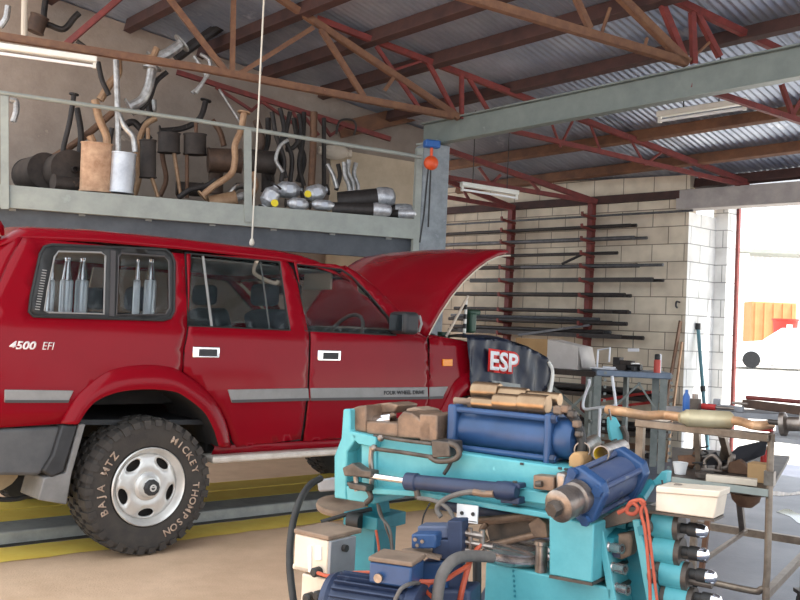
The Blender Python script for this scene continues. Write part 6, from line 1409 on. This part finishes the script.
# exhaust pipe with resonator resting on the top rail
ex = thing('tail_pipe', 'copper coloured exhaust pipe with gold resonator resting across the trolley top', 'exhaust pipe', gp(708, 418, 1.07))
zE = 1.05+.035
P_ = spline([gp(608, 409.5, zE+.02), gp(625, 412, zE+.02), gp(645, 415.5, zE), gp(662, 415, zE), gp(676, 416.5, zE), gp(688, 418, zE)], 6); mb = MB(); mb.tube(P_, .021, 14); mb.build('front_pipe', 'copper_pipe', ex)
a_ = gp(686, 418, zE); b_ = gp(730, 420, zE); mb = MB(); L3 = (b_-a_).length; mb.lathe([(.022, -.03), (.03, -.01), (.038, 0), (.039, .005), (.039, L3-.005), (.038, L3), (.028, L3+.012)], a_, b_-a_, 26); mb.build('resonator', 'pale_gold', ex)
mb = MB(); mb.tube(spline([gp(729, 420, zE), gp(742, 422, zE), gp(754, 425.5, zE), gp(771, 424.5, zE+.0)], 6), .02, 14); mb.build('rear_pipe', 'copper_pipe', ex); mb = MB(); mb.lathe([(.022, 0), (.026, 0), (.026, .012), (.022, .012)], gp(729, 420, zE), gp(742, 422, zE)-gp(729, 420, zE), 16); mb.build('clamp_ring', 'steel_worn', ex)
# things on the trolley
def item(name, lab, cat, p, parts, grp=None):
    t = thing(name, lab, cat, p, 0, grp)
    for nm, kind, a, m in parts:
        mb = MB()
        if kind == 'box': mb.box(p+KX*a[0]+KY*a[1]+Z*(a[2]+a[5]/2), (a[3], a[4], a[5]), KX, KY)
        elif kind == 'cyl': mb.cyl(p+KX*a[0]+KY*a[1]+Z*a[2], p+KX*a[3]+KY*a[4]+Z*a[5], a[6], 16)
        elif kind == 'ball': mb.ball(p+KX*a[0]+KY*a[1]+Z*(a[2]), a[3], 12, a[4])
        elif kind == 'lathe': mb.lathe(a, p, Z, 18)
        mb.build(nm, m, t, bevel=.003 if kind == 'box' else 0)
    return t
G = lambda x, y, z=ZR+.001: gp(x, y, z)
t = thing('black_panel', 'bent black sheet panel propped up on the trolley tray', 'panel', G(735, 470))
bp_ = [dp(697, 462, 4.55), dp(716, 452, 4.6), dp(722, 462, 4.5), dp(738, 447, 4.75), dp(768, 440, 4.75), dp(765, 455, 4.7), dp(745, 463, 4.55), dp(700, 466, 4.5)]
mb = MB(); mb.prism(bp_, V((.01, .03, .0))); mb.build('sheet', 'black_sheet', t, bevel=.003)
item('small_carton', 'small tan carton at the right end of the trolley tray', 'box', G(758, 482), [('carton', 'box', (0, .02, 0, .085, .09, .085), 'carton')])
item('plastic_jar', 'dull red jar standing beside the small tan carton', 'jar', G(766, 466), [('body', 'lathe', [(.02, 0), (.028, .005), (.028, .07), (.02, .085)], 'paint_red'), ('lid', 'lathe', [(.022, .085), (.022, .1), (.01, .1)], 'can_tan')])
item('white_cup', 'crushed white cup at the left end of the trolley tray', 'cup', G(680, 474), [('cup', 'lathe', [(.025, 0), (.035, .05), (.036, .055), (.03, .05)], 'tag_white')])
t = thing('flat_bar', 'white flat bar lying along the front of the trolley tray', 'bar', G(732, 485)); mb = MB(); mb.bar(G(706, 482)+Z*.02, G(757, 487)+Z*.02, .05, .03); mb.build('bar', 'cream_paint', t, bevel=.003)
t = thing('dark_bar', 'dark steel bar sticking out over the tray edge', 'bar', G(725, 490)); mb = MB(); mb.bar(dp(717, 492, 4.0), dp(738, 485, 4.2), .03, .03); mb.build('bar', 'bar_dark', t)
rnd = random.Random(11)
CLU = [('bracket', 'rusty bracket lying left on the trolley tray behind the cup', 690, 468, 'pipe_brown'), ('coil', 'coil of dark wire on the trolley tray beside the rusty bracket', 700, 470, 'hose_black'), ('clamp', 'grey clamp lying in the middle of the trolley tray', 712, 472, 'steel_worn'),
       ('bearing', 'dark bearing lying before the grey clamp on the trolley tray', 704, 478, 'steel_dirty'), ('elbow', 'pale elbow fitting right of the clamp on the trolley tray', 726, 472, 'steel_worn'), ('casting', 'brown casting between the elbow and the small carton', 738, 474, 'pipe_brown')]
for nm, lab, x, y, m in CLU:
    p = G(x, y); t = thing('tool_'+nm, lab, nm, p)
    mb = MB()
    if nm == 'coil': mb.tube([p+Z*(.012+.004*k)+KX*(.035*math.cos(k*.7))+KY*(.035*math.sin(k*.7)) for k in range(28)], .005, 6)
    elif nm == 'bearing': mb.lathe([(.02, 0), (.04, 0), (.04, .025), (.02, .025), (.02, 0)], p, Z, 20, cap=False)
    elif nm == 'elbow': mb.tube(spline([p+Z*.02-KX*.05, p+Z*.02, p+Z*.05+KX*.02, p+Z*.09+KX*.025], 5), .018, 10)
    elif nm == 'clamp': mb.tube(spline([p+Z*.01-KX*.03, p+Z*.05-KX*.035, p+Z*.08, p+Z*.05+KX*.035, p+Z*.01+KX*.03], 5), .01, 8); mb.bar(p-KX*.05+Z*.01, p+KX*.05+Z*.01, .03, .012)
    elif nm == 'bracket': mb.angle(p-KX*.06+Z*.03, p+KX*.06+Z*.05, .05, .008, Z); mb.bar(p+Z*.0, p+Z*.08+KX*.03, .03, .01, KY)
    else: mb.prism([p-KX*.05, p+KX*.05, p+KX*.04+Z*.04, p+Z*.07, p-KX*.045+Z*.05], KY*.05)
    mb.build(nm+'_body', m, t, bevel=.003)
t = thing('steel_bowl', 'brown round pan hanging under the trolley tray', 'pan', G(745, 497, .72)); c = dp(746, 494, 4.25); mb = MB(); mb.lathe([(.0, -.06), (.03, -.058), (.06, -.03), (.068, .0), (.064, .0), (.055, -.03)], c, Z, 22, cap=False); mb.build('pan', 'pipe_brown', t); mb = MB(); mb.tube([c-KX*.066, c-KX*.066+Z*.04], .004, 6); mb.tube([c+KX*.066, c+KX*.066+Z*.04], .004, 6); mb.build('handle', 'steel_dirty', t)
# plank with tools at the back of the trolley top
pl0 = gp(676, 411, ZT+.02); pl1 = gp(830, 417, ZT+.02); t = thing('plank', 'grey plank laid across the back of the trolley top', 'plank', pl0.lerp(pl1, .5)); mb = MB(); mb.bar(pl0, pl1, .3, .03); mb.build('board', 'grey_panel', t)
H = lambda x, y: gp(x, y, ZT+.036)
item('blue_bottle', 'small blue bottle standing on the grey plank by the pier', 'bottle', H(686, 411), [('body', 'lathe', [(.016, 0), (.018, .005), (.018, .075), (.008, .095), (.008, .11)], 'plastic_blue')])
item('red_tool', 'red handled tool lying on the grey plank', 'tool', H(706, 410), [('grip', 'cyl', (-.06, 0, .018, .05, 0, .018, .016), 'paint_red'), ('blade', 'cyl', (.05, 0, .018, .14, .02, .018, .009), 'steel_worn')])
item('dark_fitting', 'dark knobbly fitting on the grey plank left of the red tool', 'fitting', H(695, 410), [('body', 'box', (0, 0, 0, .05, .05, .06), 'steel_dirty'), ('cap', 'cyl', (0, 0, .06, 0, 0, .085, .016), 'steel_worn')])
item('grey_clamp', 'grey bench clamp lying on the grey plank right of the red tool', 'clamp', H(728, 411), [('bar', 'box', (0, 0, 0, .16, .03, .03), 'grey_panel'), ('jaw', 'box', (-.06, 0, .03, .03, .03, .03), 'grey_panel'), ('screw', 'cyl', (.02, 0, .045, .1, 0, .045, .008), 'steel_worn')])
t = thing('long_tool', 'long dark red and black bar lying on the plank at the right edge', 'bar', H(770, 412)); mb = MB(); mb.bar(H(745, 409)+Z*.03, H(830, 420)+Z*.03, .05, .045); mb.build('bar', 'can_brown', t, bevel=.004); mb = MB(); mb.tube([H(746, 408)+Z*.06, H(800, 413)+Z*.06], .012, 8); mb.build('red_rod', 'red_oxide', t)
t = thing('hub_part', 'shiny steel hub part on the trolley corner at the right edge', 'hub', gp(792, 438, ZT+.02)); c = gp(793, 436, ZT+.02)+Z*.05; mb = MB(); mb.lathe([(.02, -.05), (.05, -.05), (.05, -.03), (.03, -.02), (.03, .03), (.06, .035), (.06, .05), (.02, .05)], c, KX+Z*.1, 24); mb.build('hub', 'steel_worn', t); mb = MB(); mb.tube([c-KX*.1, c+KX*.09], .012, 10); mb.build('spindle', 'steel_dirty', t)
mb = MB(); mb.prism([gp(775, 437, ZT+.018), gp(830, 444, ZT+.018), gp(830, 430, ZT+.018), gp(776, 424, ZT+.018)], -Z*.02); mb.build('corner_plate', 'grey_panel', tr)
item('red_rag', 'dark red rag tucked under the tail pipe end', 'rag', gp(764, 431, ZT+.018), [('cloth', 'box', (0, 0, 0, .07, .05, .02), 'paint_red')])
# wet patches on the concrete
def puddle(lab, pts):
    mb = MB(); P2 = spline([gp(x, y, .0) for x, y in pts+pts[:1]], 6)[:-1]; mb.prism([p+Z*.003 for p in P2], -Z*.003); tag(mb.build('puddle', 'puddle'), lab, 'puddle')
puddle('wet streak on the floor behind the trolley leg near the doorway', [(745, 496), (770, 491), (790, 493), (812, 489), (812, 493), (785, 496), (772, 496), (752, 499)]); puddle('larger wet patch on the floor at the right edge', [(776, 512), (788, 509), (800, 514), (830, 512), (835, 522), (812, 521), (800, 524), (790, 517)])
